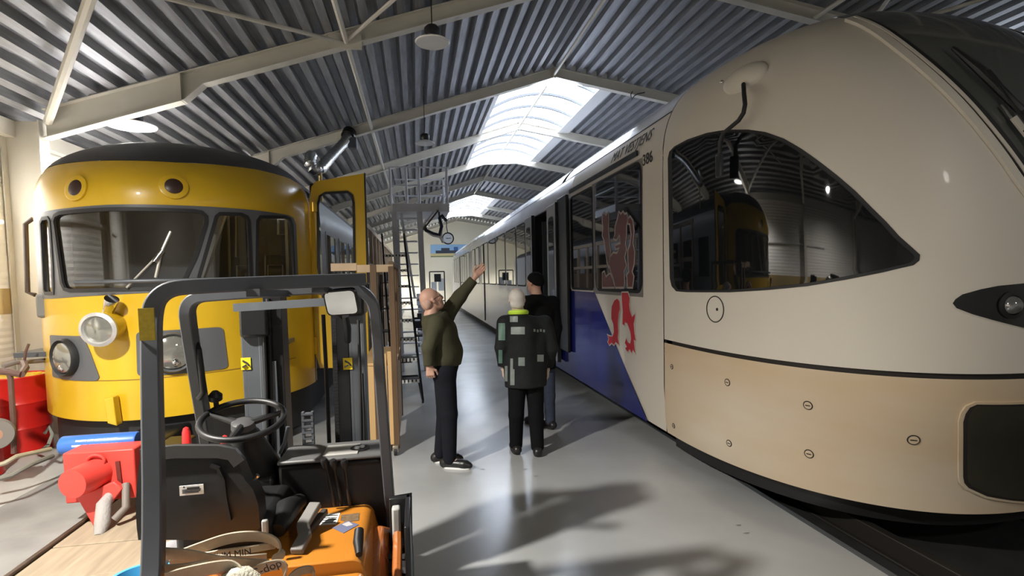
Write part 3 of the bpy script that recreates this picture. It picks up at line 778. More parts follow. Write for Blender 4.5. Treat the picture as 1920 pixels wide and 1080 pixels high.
# open plug door
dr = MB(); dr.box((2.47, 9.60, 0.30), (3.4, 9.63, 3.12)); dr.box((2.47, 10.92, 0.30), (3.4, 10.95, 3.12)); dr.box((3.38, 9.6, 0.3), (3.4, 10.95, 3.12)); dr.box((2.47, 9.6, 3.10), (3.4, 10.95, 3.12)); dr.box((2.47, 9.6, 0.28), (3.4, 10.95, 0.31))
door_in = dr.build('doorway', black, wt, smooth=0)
m = MB(); m.box((2.61, 10.85, 0.32), (2.85, 10.90, 3.0)); m.build('grey_inner_panel', steel_g, door_in, bevel=0.01)
MB().tube([(2.6, 10.35, 0.4), (2.6, 10.35, 3.0)], 0.018, 8).build('grab_pole', chrome, door_in)
for y0, y1 in ((8.98, 9.62), (10.90, 11.60)):
    m = MB(); m.box((2.40, y0, 0.36), (2.45, y1, 3.13)); lf = m.build('door_leaf', silver, wt, bevel=0.012)
    patch(lambda a, b: V((2.40, -a, b)), rectp(y0+0.14, y1-0.12, 0.95, 2.92, 0.1), off=0.004, step=9, dens=False).build('leaf_window', glassdk, lf, smooth=0)
    m = MB(); m.box((2.395, y0-0.02, 0.36), (2.455, y0+0.012, 3.13)); m.build('leaf_seal', rubber, lf)
m = MB(); m.box((2.425, 8.42, 0.60), (2.475, 8.97, 3.18)); m.build('door_pocket_cover', black, wt, bevel=0.01)

# lettering and number
e0, e1 = V((WX-wW(3.36), 0, 3.36)), V((WX-wW(3.40), 0, 3.40))
tx = V((WX-wW(3.355)-0.004, 6.05, 3.355))
text('MAT VESTJENS', ink, wt, 'train_name_lettering', tx, (0, -1, 0), (V((WX-wW(3.42), 0, 3.42))-V((WX-wW(3.30), 0, 3.30))), 0.185, 0.003, shear=0.25, bold=0.0)
p386 = at(1214, 298, X=2.495)
text('386', ink, wt, 'fleet_number', p386, (0, -1, 0), (0, 0, 1), 0.17, 0.003, bold=0.001)

# the lion: red lower part on the paint, dimmer upper part on the pane
def lion(polys, off): return [[(-(p.y), p.z) for p in [at(1100+.2963*a, 370+.2963*b, X=2.5-off) for a, b in L]] for L in polys]
redl = mat('lion_red', (0.55, 0.012, 0.022), 0.35)
redg = mat('lion_film_red', (0.13, 0.035, 0.028), 0.25)
whl = mat('lion_outline', (0.66, 0.62, 0.56), 0.4)
whg = mat('lion_film_outline', (0.36, 0.29, 0.26), 0.3)
up_ = [[(108, 108), (118, 96), (131, 112), (147, 92), (149, 150), (147, 200), (151, 250), (155, 300), (162, 345), (155, 372), (152, 420), (150, 450), (137, 410), (126, 335), (119, 275), (106, 242), (111, 195), (106, 150)],
       [(188, 185), (205, 130), (212, 88), (225, 105), (240, 88), (250, 105), (264, 100), (272, 135), (262, 180), (262, 250), (256, 290), (262, 330), (250, 380), (262, 430), (247, 470), (250, 540), (246, 572), (190, 572), (177, 515), (160, 470), (152, 425), (157, 375), (176, 348), (200, 352), (214, 322), (192, 330), (188, 302), (222, 290), (217, 240), (197, 272), (176, 262), (186, 240)],
       [(268, 135), (285, 120), (302, 145), (310, 215), (303, 290), (314, 345), (311, 420), (298, 470), (309, 500), (300, 572), (268, 572), (262, 492), (276, 470), (271, 400), (269, 335), (283, 298), (291, 240), (282, 170), (271, 170)],
       [(107, 475), (121, 467), (131, 502), (150, 482), (160, 484), (176, 522), (184, 572), (107, 572)]]
lo_ = [[(165, 690), (180, 655), (200, 640), (215, 660), (218, 705), (210, 742), (205, 800), (208, 850), (204, 888), (212, 935), (190, 915), (180, 935), (165, 920), (150, 935), (140, 915), (148, 895), (136, 868), (152, 880), (170, 880), (180, 850), (175, 800), (163, 768), (162, 740)],
       [(228, 603), (268, 603), (280, 640), (276, 680), (282, 720), (295, 757), (313, 735), (312, 765), (305, 800), (310, 860), (318, 908), (306, 900), (311, 960), (316, 990), (300, 965), (292, 988), (280, 962), (265, 978), (250, 955), (262, 945), (248, 920), (258, 888), (268, 918), (282, 925), (288, 895), (284, 855), (265, 800), (250, 790), (245, 812), (233, 800), (235, 720), (230, 660)]]
ln = None
for L in lion(lo_, 0.0):
    o = patch(side, L, off=0.009, step=9, dens=False, thick=0.003).build('lion_crest_lower', redl, wt, smooth=0)
    MB().strip([side(a, b)+V((-0.0075, 0, 0)) for a, b in L], 0.03, 0.003, up=(1, 0, 0), closed=True).build('crest_outline', whl, o, smooth=0)
for L in lion(up_, 0.0):
    o = patch(side, L, off=0.0125, step=9, dens=False).build('lion_crest_upper', redg, wt, smooth=0)
    MB().strip([side(a, b)+V((-0.013, 0, 0)) for a, b in L], 0.026, 0.002, up=(1, 0, 0), closed=True).build('crest_outline', whg, o, smooth=0)
# ================================================================== YELLOW TRAIN
YX, YW, YY0, YL = -2.75, 1.42, 7.25, 1.6
YZS, YZT = 2.70, 3.46
def yW(z): return YW*max(1-((z-YZS)/(YZT-YZS))**2.8, 0)**(1/2.8) if z > YZS else YW
def yL(z):
    k = min(max((z-YZS)/(YZT-YZS), 0), 1); return 0.3+1.3*math.sqrt(max(1-k*k, 0))
def yS(t, z):
    c = math.cos(t); s = math.sin(t); n = 1.82
    return V((YX-yW(z)*math.copysign(abs(c)**(2/n), c), YY0-yL(z)*abs(s)**(2/n), z))
def yN(t, z):
    e = 1e-3; t = min(max(t, 0.003), PI-0.003); return (yS(t+e, z)-yS(t-e, z)).cross(yS(t, z+e)-yS(t, z-e)).normalized()
yt = thing('yellow_train', (YX, 10.0, 0), 'old yellow train with grey windscreen band and dark roof, open cab door', 'train')
W1 = [(0.86, 2.50), (0.90, 2.535), (0.975, 2.535), (0.997, 2.50), (0.997, 2.06), (0.985, 1.80), (0.86, 1.80), (0.835, 1.84)]
W2 = [(1.037, 2.50), (1.060, 2.545), (1.11, 2.566), (1.5, 2.58), (2.04, 2.587), (2.085, 2.578), (2.107, 2.54), (2.105, 2.47), (2.035, 2.14), (1.97, 1.93), (1.935, 1.845), (1.90, 1.824), (1.16, 1.823), (1.11, 1.84), (1.085, 1.90)]
W3 = [(2.17, 2.545), (2.19, 2.575), (2.33, 2.588), (2.37, 2.565), (2.379, 2.52), (2.377, 1.92), (2.36, 1.885), (2.06, 1.89), (2.045, 1.92)]
W4 = [(2.445, 2.53), (2.47, 2.58), (2.70, 2.615), (2.755, 2.60), (2.775, 2.54), (2.775, 1.93), (2.755, 1.89), (2.44, 1.89), (2.42, 1.93)]
holes = [W1, W2, W3, W4]
body = [(0.0, 0.56), (PI, 0.56), (PI, 3.075), (2.9, 3.12), (2.5, 3.13), (2.17, 3.105), (1.92, 3.08), (1.6, 3.07), (1.3, 3.07), (0.9, 3.08), (0.4, 3.09), (0.0, 3.09)]
patch(yS, body, off=0.0, step=0.055, holes=holes).build('front_shell', yel, yt, smooth=50)
mask = [(0.30, 1.745), (0.963, 1.747), (1.239, 1.765), (1.686, 1.783), (2.002, 1.80), (2.799, 1.812), (2.83, 1.85), (2.835, 2.55), (2.80, 2.625), (2.74, 2.645), (2.441, 2.648), (2.155, 2.641), (1.938, 2.634), (1.488, 2.622), (1.198, 2.607), (0.808, 2.60), (0.30, 2.60)]
patch(yS, mask, off=0.006, step=0.06, holes=holes, thick=0.006).build('windscreen_band', mask_m, yt, smooth=50)
for h, nm in zip(holes, ('corner_window', 'windscreen', 'cab_window', 'cab_window')):
    d = densify(h, 0.05)
    fr = MB().strip([yS(a, b)+yN(a, b)*0.004 for a, b in d], 0.035, 0.022, ups=[yN(a, b) for a, b in d], closed=True).build(nm+'_seal', rubber, yt)
    patch(yS, h, off=-0.012, step=0.06).build('pane', cabglass, fr)
zr = [3.06+(YZT-3.06)*math.sin(PI/2*i/12) for i in range(13)]
zr = zr[:-1]+[YZT-0.0005]
zb_pts = [(0, 3.09), (0.4, 3.09), (0.9, 3.08), (1.3, 3.07), (1.6, 3.07), (1.92, 3.08), (2.17, 3.105), (2.5, 3.13), (2.9, 3.12), (PI, 3.075)]
def zborder(t): return float(np.interp(t, [p[0] for p in zb_pts], [p[1] for p in zb_pts]))
def yRoof(t, s): 
    z = zborder(t)+(YZT-0.0005-zborder(t))*math.sin(s*PI/2); return yS(t, z)+(yN(t, min(z, 3.44))*0.004)
grid(yRoof, 0, PI, zrange(0, 1, 14), 60).build('front_roof', roofdk, yt)
pr = [(YX-yW(z), z) for z in ([0.56, 1.6, 2.7, 2.85, 3.0, 3.06])]
def yloft(prof, y0, y1, sides=(1, -1)):
    mb = MB()
    for sg in sides:
        vs = [V((x if sg == 1 else 2*YX-x, y, z)) for y in (y0, y1) for x, z in prof]; N = len(prof)
        mb.add(vs, [[i, i+1, N+i+1, N+i] for i in range(N-1)])
    return mb
yloft(pr, YY0, 34, (1,)).build('left_side', silver, yt)
yloft(pr, YY0+0.06, YY0+0.10, (-1,)).build('door_post', yel, yt)
yloft(pr, 8.10, 34, (-1,)).build('right_side', silver, yt)
yloft([(YX-yW(z), z) for z in zr], YY0, 34).build('roof', roofdk, yt)
for y in (8.5, 9.9, 11.3, 12.7, 14.1, 15.5, 17.0, 18.5, 20.0):
    m = MB(); m.box((YX+YW-0.004, y, 1.75), (YX+YW+0.012, y+0.95, 2.62)); f_ = m.build('window_frame', alu, yt, bevel=0.006)
    m = MB(); m.box((YX+YW, y+0.05, 1.80), (YX+YW+0.016, y+0.90, 2.57)); m.build('pane', glassdk, f_)
# cab inside
m = MB(); m.box((YX-1.3, 8.06, 0.6), (YX+1.40, 8.10, 3.05)); bk = m.build('cab_bulkhead', mat('cab_grey', (0.24, 0.24, 0.245), 0.6), yt, smooth=0)
m = MB(); m.box((YX-1.3, 6.2, 1.15), (YX+1.3, 8.06, 1.20)); m.build('cab_floor', charcoal, yt, smooth=0)
m = MB(); m.box((YX-1.05, 6.15, 1.55), (YX+0.75, 6.75, 1.80)); m.build('driving_desk', mat('desk_grey', (0.20, 0.20, 0.19), 0.5), yt, bevel=0.03)
m = MB(); m.box((YX-1.15, 7.0, 1.2), (YX+0.35, 7.06, 3.0)); m.build('cab_partition', mat('cab_grey', (0.24, 0.24, 0.245), 0.6), yt, smooth=0)
cw = mat('cab_white_trim', (0.62, 0.62, 0.58), 0.5)
def frame_rect(u0, v0, u1, v1, Y, r=0.012):
    P = [at(u0, v0, Y=Y), at(u1, v0, Y=Y), at(u1, v1, Y=Y), at(u0, v1, Y=Y)]
    MB().tube([p for p in P], r, 6, closed=True).build('white_frame', cw, bk)
frame_rect(442, 405, 465, 482, 8.0); frame_rect(444, 498, 466, 560, 8.0)
frame_rect(497, 478, 538, 600, 8.0); frame_rect(502, 497, 530, 560, 8.02, 0.010); frame_rect(522, 412, 537, 440, 8.02, 0.02)
MB().bar(at(428, 400, Y=7.9), at(432, 560, Y=7.9), 0.03, 0.02).build('white_post', cw, bk)
MB().bar(at(536, 405, Y=7.9), at(541, 560, Y=7.9), 0.05, 0.03).build('white_post', cw, bk)
MB().bar(at(419, 402, Y=6.35), at(379, 520, Y=6.35), 0.07, 0.05).build('light_strut', mat('strut_grey', (0.36, 0.35, 0.32), 0.5), yt)
# wiper
wpv = [yS(1.828, 2.123), yS(1.898, 2.372), yS(1.80, 1.93)]
ww = MB().tube([yS(1.898, 2.372)+yN(1.898, 2.372)*.05, yS(1.84, 2.17)+yN(1.83, 2.12)*.06, yS(1.80, 1.93)+yN(1.8, 1.93)*.05], 0.014, 8).build('wiper_blade', mat('wiper_steel', (0.52, 0.50, 0.45), 0.4, 0.5), yt)
MB().tube([yS(1.84, 2.17)+yN(1.83, 2.12)*.07, yS(1.72, 1.98)+yN(1.72, 2)*.06, yS(1.62, 1.84)+yN(1.62, 1.85)*.04], 0.010, 8).build('wiper_arm', mat('wiper_steel', (0.5, 0.5, 0.45)), ww)
MB().tube([yS(1.85, 2.19)+yN(1.85, 2.19)*.07, yS(1.80, 2.08)+yN(1.8, 2.1)*.08], 0.022, 10).build('wiper_motor', chrome, ww)
MB().tube([yS(t, 1.90)+yN(t, 1.9)*.07 for t in zrange(1.27, 2.35, 16)], 0.020, 10).build('hand_rail', steel_g, yt)
# marker lights
def disc_y(t, z, R, name, mm, parent, off=0.004, h=0.02, n=28):
    nn = yN(t, z); return MB().lathe(yS(t, z)+nn*(off-h), [(R, 0), (R, h*0.8), (R*0.93, h)], axis=nn, n=n).build(name, mm, parent)
for t, z in ((1.262, 2.79), (1.928, 2.816)):
    k = disc_y(t, z, 0.125, 'marker_light_bezel', yel, yt, off=0.014)
    disc_y(t, z, 0.078, 'marker_light', mat('brown_lens', (0.045, 0.022, 0.018), 0.35), k, off=0.018)
# headlight panels
pl_ = fillet([(0.885, 1.385), (1.248, 1.387), (1.296, 1.232), (1.357, 0.985), (1.335, 0.955), (1.14, 0.953), (0.885, 0.965)], 0.02)
pr_ = fillet([(1.655, 1.415), (2.175, 1.412), (2.195, 0.975), (2.023, 0.972), (1.645, 0.985)], 0.045)
for pl, lt, lz, R in ((pl_, 1.085, 1.175, 0.185), (pr_, 1.872, 1.195, 0.20)):
    hp = patch(yS, pl, off=0.010, step=0.06, thick=0.010).build('headlight_panel', mask_m, yt)
    nn = yN(lt, lz); p = yS(lt, lz)
    MB().lathe(p-nn*0.02, [(R, 0), (R, 0.06), (R*0.93, 0.085), (R*0.85, 0.07), (R*0.8, 0.02)], axis=nn, n=32, caps=False).build('headlight_ring', rubber if lt < 1.5 else steel_g, hp)
    MB().lathe(p-nn*0.012, [(R*0.86, 0.03), (R*0.78, 0.065), (R*0.5, 0.09), (R*0.2, 0.098), (0.001, 0.10)], axis=nn, n=28, caps=False).build('headlight_lens', mat('headlight_glass', (0.30, 0.30, 0.27), 0.08, 0.55), hp)
    MB().ball(p+nn*0.07+V((0.02, 0, -0.09)), 0.035, 12).build('headlight_bulb', chrome, hp)
d = [(t, 0.955) for t in zrange(1.0, 2.75, 30)]
MB().strip([yS(*q)+yN(*q)*0.001 for q in d], 0.008, 0.006, ups=[yN(*q) for q in d]).build('panel_joint', mat('joint_brown', (0.28, 0.16, 0.02), 0.7), yt)
# round flood light and horn
p = yS(1.471, 1.485); nn = yN(1.471, 1.485); ax = (nn+V((0.10, 0, -0.1))).normalized()
fl_ = MB().lathe(p, [(0.13, 0), (0.145, 0.10), (0.15, 0.20)], axis=ax, n=28).build('flood_light_housing', yel, yt)
MB().lathe(p+ax*0.19, [(0.155, 0), (0.16, 0.03), (0.13, 0.045), (0.118, 0.02)], axis=ax, n=28, caps=False).build('flood_light_rim', mat('rim_grey', (0.55, 0.55, 0.54), 0.35, 0.4), fl_)
MB().lathe(p+ax*0.19, [(0.12, 0.018), (0.08, 0.04), (0.001, 0.05)], axis=ax, n=28, caps=False).build('flood_light_glass', mat('headlight_glass', (0.3, 0.3, 0.27)), fl_)
h0 = yS(1.50, 1.62)+yN(1.5, 1.62)*0.10; h1 = yS(1.56, 1.74)+yN(1.55, 1.74)*0.16
hh = MB().tube([h0, h0.lerp(h1, 0.25), h0.lerp(h1, 0.3), h1], [0.045, 0.045, 0.05, 0.06], 14).build('horn', chrome, yt)
MB().tube([h0+V((0, 0, -0.05)), h0+V((-0.12, 0, -0.10)), yS(1.38, 1.52)+yN(1.38, 1.52)*.03], 0.012, 8).build('horn_bracket', mat('rim_grey', (0.5, 0.5, 0.5)), hh)
# step bracket
p = yS(1.47, 0.70); MB().prism([p+V((-0.05, -0.02, 0.10)), p+V((0.03, -0.02, 0.12)), p+V((0.05, -0.02, -0.16)), p+V((-0.03, -0.02, -0.13))], (0.0, -0.10, 0)).build('step_bracket', yel, yt, bevel=0.008)
# mirror at the far left edge
MB().tube([at(62, 410, Y=6.9), at(48, 420, Y=6.9), at(52, 548, Y=6.9), at(66, 553, Y=6.9)], 0.025, 8).build('mirror_frame', mat('mirror_brown', (0.07, 0.045, 0.035), 0.5), yt)
# dark underside
grid(lambda t, z: V((YX+(yS(t, 1).x-YX)*0.95, YY0+(yS(t, 1).y-YY0)*0.94, z)), 0, PI, [0.10, 0.57], 48).build('front_skirt', rubber, yt)
m = MB(); m.box((YX-1.3, YY0, 0.12), (YX+1.3, 34, 0.57)); m.build('underframe', rubber, yt, smooth=0)
grid(lambda t, z: V((YX+(yS(t, 1).x-YX)*z, YY0+(yS(t, 1).y-YY0)*z, 0.565)), 0, PI, [0.5, 0.999], 48).build('floor_pan', rubber, yt)
# cab door, swung open across the side
DY = 7.32
def dpl(a, b): return V((a, DY, b))
def dpx(L): return [(p.x, p.z) for p in [at(u, v, Y=DY) for u, v in L]]
dout = dpx([(600, 690), (583, 640), (580, 380), (584, 350), (592, 340), (683, 325), (693, 690)])
dhole = dpx([(606, 560), (597, 500), (596, 385), (600, 368), (610, 362), (652, 360), (660, 366), (663, 380), (666, 560)])
dd = patch(lambda a, b: V((a, DY, b)), dout, off=0.0, step=9, holes=[dhole], dens=False, thick=0.045).build('cab_door', yel, yt, smooth=0)
dseal = MB().strip([V((a, DY-0.005, b)) for a, b in dhole], 0.03, 0.02, up=(0, 1, 0), closed=True).build('door_window_seal', rubber, dd)
patch(lambda a, b: V((a, DY+0.02, b)), dhole, off=0, step=9, dens=False).build('door_pane', clearglass, dd, smooth=0)
m = MB(); a_ = at(693, 500, Y=DY); m.bar(at(684, 325, Y=DY+.02), at(694, 690, Y=DY+.02), 0.02, 0.05, up=(0, 1, 0)); m.build('door_edge_rubber', rubber, dd)
for v in (388, 640, 655):
    p = at(590, v, Y=DY-0.03); MB().tube([p+V((0, 0, -0.06)), p+V((0, 0, 0.06))], 0.03, 10).build('hinge', yel, dd)
MB().tube([at(585, 345, Y=7.36), at(588, 690, Y=7.36)], 0.03, 8).build('door_gap_seal', rubber, yt)

# coupler in front
cp = MB(); cp.box((-2.74, 4.62, 0.17), (-2.24, 4.85, 0.57)); cb = cp.build('coupler_box', redcoup, yt, bevel=0.012)
MB().tube([V((-2.47, 4.75, 0.42)), V((-2.53, 4.60, 0.39)), at(135, 908, Y=4.42)], [0.12, 0.115, 0.108], 22).build('coupler_horn', redcoup, cb)
MB().prism([(-2.62, 4.60, 0.24), (-2.36, 4.60, 0.34), (-2.30, 4.60, 0.28), (-2.50, 4.56, 0.02)], (0, -0.05, 0)).build('coupler_lip', redcoup, cb, bevel=0.008)
q = V((-2.50, 4.60, 0.50)); MB().tube([q+V((0.06*math.cos(a), 0, 0.045*math.sin(a))) for a in [2*PI*i/16 for i in range(16)]], 0.012, 8, closed=True).build('coupler_ring', redcoup, cb)
MB().bar((-2.355, 4.612, 0.48), (-2.345, 4.612, 0.27), 0.03, 0.012, up=(0, 1, 0)).build('slot', mat('slot_dark', (0.14, 0.02, 0.015), 0.6), cb)
m = MB(); m.box((-2.72, 4.85, 0.22), (-2.30, 6.2, 0.46)); m.build('draw_bar', black, yt, bevel=0.03)
m = MB(); m.box((-2.22, 4.7, 0.15), (-2.0, 5.2, 0.5)); m.build('coupler_bracket', black, yt, bevel=0.02)
MB().tube([at(208, 925, Y=4.58), at(195, 945, Y=4.50), at(192, 980, Y=4.42), at(186, 1004, Y=4.36)], [0.03, 0.05, 0.052, 0.035], 12).build('wrapped_hose', mat('hose_wrap', (0.36, 0.345, 0.33), 0.7, bump=0.5, bscale=50), yt)
MB().tube([(-2.30, 4.6, 0.30), (-2.26, 4.5, 0.15), (-2.32, 4.45, 0.08)], 0.028, 10).build('brake_hose', mat('hose_grey', (0.2, 0.17, 0.15), 0.6), yt)
# ================================================================== FORKLIFT
fk = thing('forklift', (-0.62, 2.4, 0.0), 'dark grey forklift with orange hood and steering wheel, parked before the yellow train', 'forklift')
m = MB(); m.box((-1.02, 1.72, 0.16), (-0.20, 2.98, 0.50)); m.build('chassis', black, fk, bevel=0.02)
m = MB(); m.box((-1.02, 1.50, 0.16), (-0.22, 1.98, 0.62)); m.build('counterweight', orange_d, fk, bevel=0.05, seg=4)
# orange hood with rounded edge
def hood_profile(x0, x1, ztop, zlow, r=0.05):
    out = [(x0, zlow), (x0, ztop)]
    for k in range(7):
        a = PI/2*(1-k/6); out.append((x1-r+r*math.cos(a), ztop-r+r*math.sin(a)))
    out += [(x1+0.06, zlow)]
    return out
pf = hood_profile(-1.0, -0.245, 0.72, 0.45)
MB().prism([(x, 2.20, z) for x, z in pf], (0, 0.55, 0)).build('hood', orange, fk, bevel=0.006)
pf = hood_profile(-1.0, -0.235, 0.675, 0.45, 0.04)
MB().prism([(x, 1.80, z) for x, z in pf], (0, 0.385, 0)).build('rear_hood', orange, fk, bevel=0.012)
MB().prism([(-0.20, 1.95, 0.52), (-0.20, 2.62, 0.66), (-0.14, 2.70, 0.60), (-0.115, 2.70, 0.30), (-0.115, 1.95, 0.30)], (-0.05, 0, 0)).build('side_panel', orange_d, fk, bevel=0.015)
MB().tube([(-0.125, 2.0, 0.42), (-0.125, 2.5, 0.60), (-0.13, 2.72, 0.70)], 0.022, 8).build('side_rail', orange_d, fk)
p = at(672, 1025, Z=0.73); MB().tube([p+V((0.01, -.07, 0.0)), p+V((0, 0, .02)), p+V((0.0, 0.05, 0.05))], [0.014, 0.022, 0.02], 10).build('hood_latch', blackpl, fk)
# stickers lying on the hood
def quad_on(pts, name, mm, z, parent=fk, dz=0.0015):
    P = [at(u, v, Z=z) for u, v in pts]
    return MB().prism([q+V((0, 0, 0.0)) for q in P], (0, 0, dz)).build(name, mm, parent, smooth=0)
s1 = quad_on([(606, 964), (638, 962), (631, 983), (597, 985)], 'notice_sticker', paper, 0.7205)
for k in range(4):
    v = 966.5+k*4.2; quad_on([(608-k*1.6, v), (634-k*1.5, v-1.2), (633.6-k*1.5, v+0.2), (607.5-k*1.6, v+1.4)], 'printed_line', ink, 0.7222, s1, 0.0004)
s2 = quad_on([(640, 966), (674, 962), (673, 976), (652, 979), (638, 976)], 'worn_sticker', mat('worn_brown', (0.17, 0.11, 0.06), 0.6, noise=0.4, nscale=60), 0.7205)
s3 = quad_on([(623, 990), (652, 977), (673, 984), (644, 1000)], 'diamond_sticker', mat('sticker_blue', (0.13, 0.14, 0.22), 0.5), 0.721)
quad_on([(641, 983), (654, 978), (662, 984), (650, 987)], 'diamond_centre', mat('sticker_pale', (0.45, 0.42, 0.42), 0.5), 0.7226, s3, 0.0004)
# grey folded handle standing on the hood
m = MB(); m.strip([at(556, 1035, Z=0.735), at(572, 1005, Z=0.76), at(568, 985, Y=2.45), at(582, 962, Y=2.5), at(592, 945, Y=2.55)], 0.055, 0.03, up=(0, 0, 1)); m.build('grey_handle', mat('handle_grey', (0.17, 0.16, 0.15), 0.55), fk, bevel=0.006)
m = MB(); m.bar(at(575, 1000, Z=0.74), at(610, 958, Z=0.765), 0.03, 0.03); m.build('handle_arm', mat('handle_dark', (0.05, 0.04, 0.035), 0.5), fk, bevel=0.006)
# seat
sp_ = lambda u, v, Y=2.30: at(u, v, Y=Y)
outl = [(p.x, p.z) for p in [sp_(u, v) for u, v in [(262, 1010), (262, 860), (275, 850), (330, 846), (415, 846), (438, 852), (450, 868), (462, 895), (478, 912), (488, 940), (490, 985), (470, 1012)]]]
bk_ = patch(lambda a, b: V((a, 2.30-0.03*math.sin(min(max((b-0.8)/0.37, 0), 1)*PI), b)), outl, off=0.0, step=0.05, thick=0.10).build('seat_back', blackpl, fk, bevel=0.0)
MB().strip([sp_(u, v, 2.285) for u, v in [(265, 853), (330, 846), (410, 846), (436, 851), (450, 868)]], 0.05, 0.022, up=(0, 1, 0)).build('seat_back_top', mat('seat_edge', (0.05, 0.05, 0.052), 0.4), bk_)
MB().strip([sp_(u, v, 2.270) for u, v in [(395, 872), (410, 878), (420, 900), (424, 935), (432, 975)]], 0.012, 0.02, up=(0, 1, 0)).build('seat_back_rib', blackpl, bk_)
lb = [at(336, 912, Y=2.262), at(381, 908, Y=2.262), at(382, 926, Y=2.262), at(337, 930, Y=2.262)]
lbo = MB().prism(lb, (0, 0.004, 0)).build('warning_label', paper, bk_, smooth=0)
for k, (a, b) in enumerate(((0.32, 0.85), (0.12, 0.9), (0.12, 0.88), (0.12, 0.8))):
    y = 0.28+0.15*k; A = lb[0].lerp(lb[3], y); B = lb[1].lerp(lb[2], y)
    MB().bar(A.lerp(B, a)+V((0, -0.0015, 0)), A.lerp(B, b)+V((0, -0.0015, 0)), 0.001, 0.004 if k else 0.008).build('printed_line', ink, lbo)
MB().prism([(lb[0].lerp(lb[1], .15)+V((0, -.002, -.008))), (lb[0].lerp(lb[1], .25)+V((0, -.002, -.008))), (lb[0].lerp(lb[1], .2)+V((0, -.002, -.0)))], (0, 0.001, 0)).build('warning_triangle', ink, lbo, smooth=0)
m = MB(); m.box((-1.02, 2.36, 0.72), (-0.64, 2.78, 0.86)); m.build('seat_cushion', blackpl, fk, bevel=0.04, seg=3)
MB().tube([(-0.625, 2.40, 0.78), (-0.61, 2.52, 0.82), (-0.585, 2.66, 0.80)], [0.035, 0.055, 0.035], 14).build('hip_restraint', blackpl, fk)
p = at(470, 905, Y=2.35); MB().tube([p, p+V((0.03, 0, 0.03))], 0.010, 8).build('belt_guide', chrome, fk)
p = at(497, 988, Y=2.25); m = MB(); m.box(p-V((0.012, 0.01, 0.03)), p+V((0.012, 0.01, 0.03))); m.build('belt_buckle', mat('buckle_grey', (0.30, 0.30, 0.29), 0.4), fk, bevel=0.006)
# dash, column, wheel
m = MB(); m.box((-0.70, 2.74, 0.50), (-0.175, 2.99, 0.955)); m.build('dash_panel', mat('gloss_black', (0.008, 0.008, 0.009), 0.4, spec=0.3), fk, bevel=0.02)
m = MB(); m.box((-0.70, 2.73, 0.955), (-0.17, 3.0, 0.975)); dt_ = m.build('dash_top', mat('dash_grey', (0.10, 0.10, 0.10), 0.45), fk, bevel=0.008)
m = MB(); m.box((-0.49, 2.76, 0.974), (-0.32, 2.93, 0.981)); m.build('lever_plate', mat('plate_grey', (0.36, 0.35, 0.33), 0.5), fk, bevel=0.002)
m = MB(); m.box((-1.02, 2.74, 0.50), (-0.72, 2.98, 0.90)); m.build('front_cowl', black, fk, bevel=0.02)
WC = at(455, 786, Y=2.72)
ax = V((0.05, -0.28, 1.0)).normalized()
MB().tube([V((WC.x+0.03, 2.95, 0.45)), V((WC.x+0.03, 2.90, 0.85)), WC-ax*0.10, WC-ax*0.05], [0.13, 0.12, 0.075, 0.05], 18).build('steering_column', blackpl, fk)
u_ = ax.cross(V((1, 0, 0))).normalized(); r_ = u_.cross(ax)
ring = [WC+r_*(0.183*math.cos(a))+u_*(0.183*math.sin(a)) for a in [2*PI*i/44 for i in range(44)]]
sw = MB().tube(ring, 0.0155, 10, closed=True).build('steering_wheel', blackpl, fk)
for a in (0.35, PI-0.35, 1.5*PI):
    MB().tube([WC-ax*0.03, WC+(r_*math.cos(a)+u_*math.sin(a))*0.178], [0.02, 0.012], 8).build('spoke', blackpl, sw)
MB().lathe(WC-ax*0.045, [(0.055, 0), (0.052, 0.03), (0.03, 0.04)], axis=ax, n=22).build('wheel_hub', mat('hub_grey', (0.06, 0.06, 0.062), 0.4), sw)
kp = WC+(r_*math.cos(PI*0.80)+u_*math.sin(PI*0.80))*0.183
MB().lathe(kp+ax*0.01, [(0.012, 0), (0.012, 0.03), (0.030, 0.04), (0.032, 0.065), (0.015, 0.085)], axis=ax, n=16).build('spinner_knob', blackpl, sw)
for (u0, v0, u1, v1) in ((607, 860, 628, 948), (624, 862, 640, 948), (645, 862, 656, 948)):
    a = at(u0, v0, Y=2.66); b = at(u1, v1, Y=2.72)
    lv = MB().tube([b, a], 0.008, 8).build('control_lever', black, fk)
    MB().tube([a.lerp(b, .18), a.lerp(b, .05), a], [0.013, 0.019, 0.013], 12).build('lever_grip', blackpl, lv)
p = V((at(676, 866, Y=2.85).x, 2.85, 0.976))
cu_ = MB().lathe(p, [(0.052, 0), (0.05, 0.006), (0.036, 0.007), (0.034, 0.002)], n=24).build('socket_recess', black, fk)
for dx in (-0.015, 0.012): MB().lathe(p+V((dx, dx*.5, 0.004)), [(0.013, 0), (0.012, 0.01)], n=6).build('white_cap', paper, cu_)
# overhead guard
gd = MB()
a = [at(293, 1080, Y=1.83)+V((0, -.10, -.12)), at(292, 1075, Y=1.85), at(284, 640, Y=2.05), at(283, 580, Y=2.08)]
top = at(283, 535, Y=2.10)
TOPZ = 1.845
pth = [a[0], a[1], a[2], V((a[3].x, 2.085, TOPZ-0.10)), V((a[3].x+.012, 2.09, TOPZ-0.045)), V((a[3].x+0.05, 2.105, TOPZ-0.008)), V((a[3].x+0.11, 2.13, TOPZ)), at(480, 530, Z=TOPZ) if False else V((-0.56, 2.33, TOPZ+0.008)), V((-0.245, 2.55, TOPZ+0.014))]
ups = []
pth, ups = chaikin(pth, [V((1, 0.25, 0))]*3+[V((1, 0.2, -0.2)), V((0.8, 0.2, -0.6)), V((0.4, 0.1, -0.9)), V((0, 0, -1)), V((0, 0, -1)), V((0, 0, -1))])
gd.strip(pth, 0.085, 0.056, ups=ups)
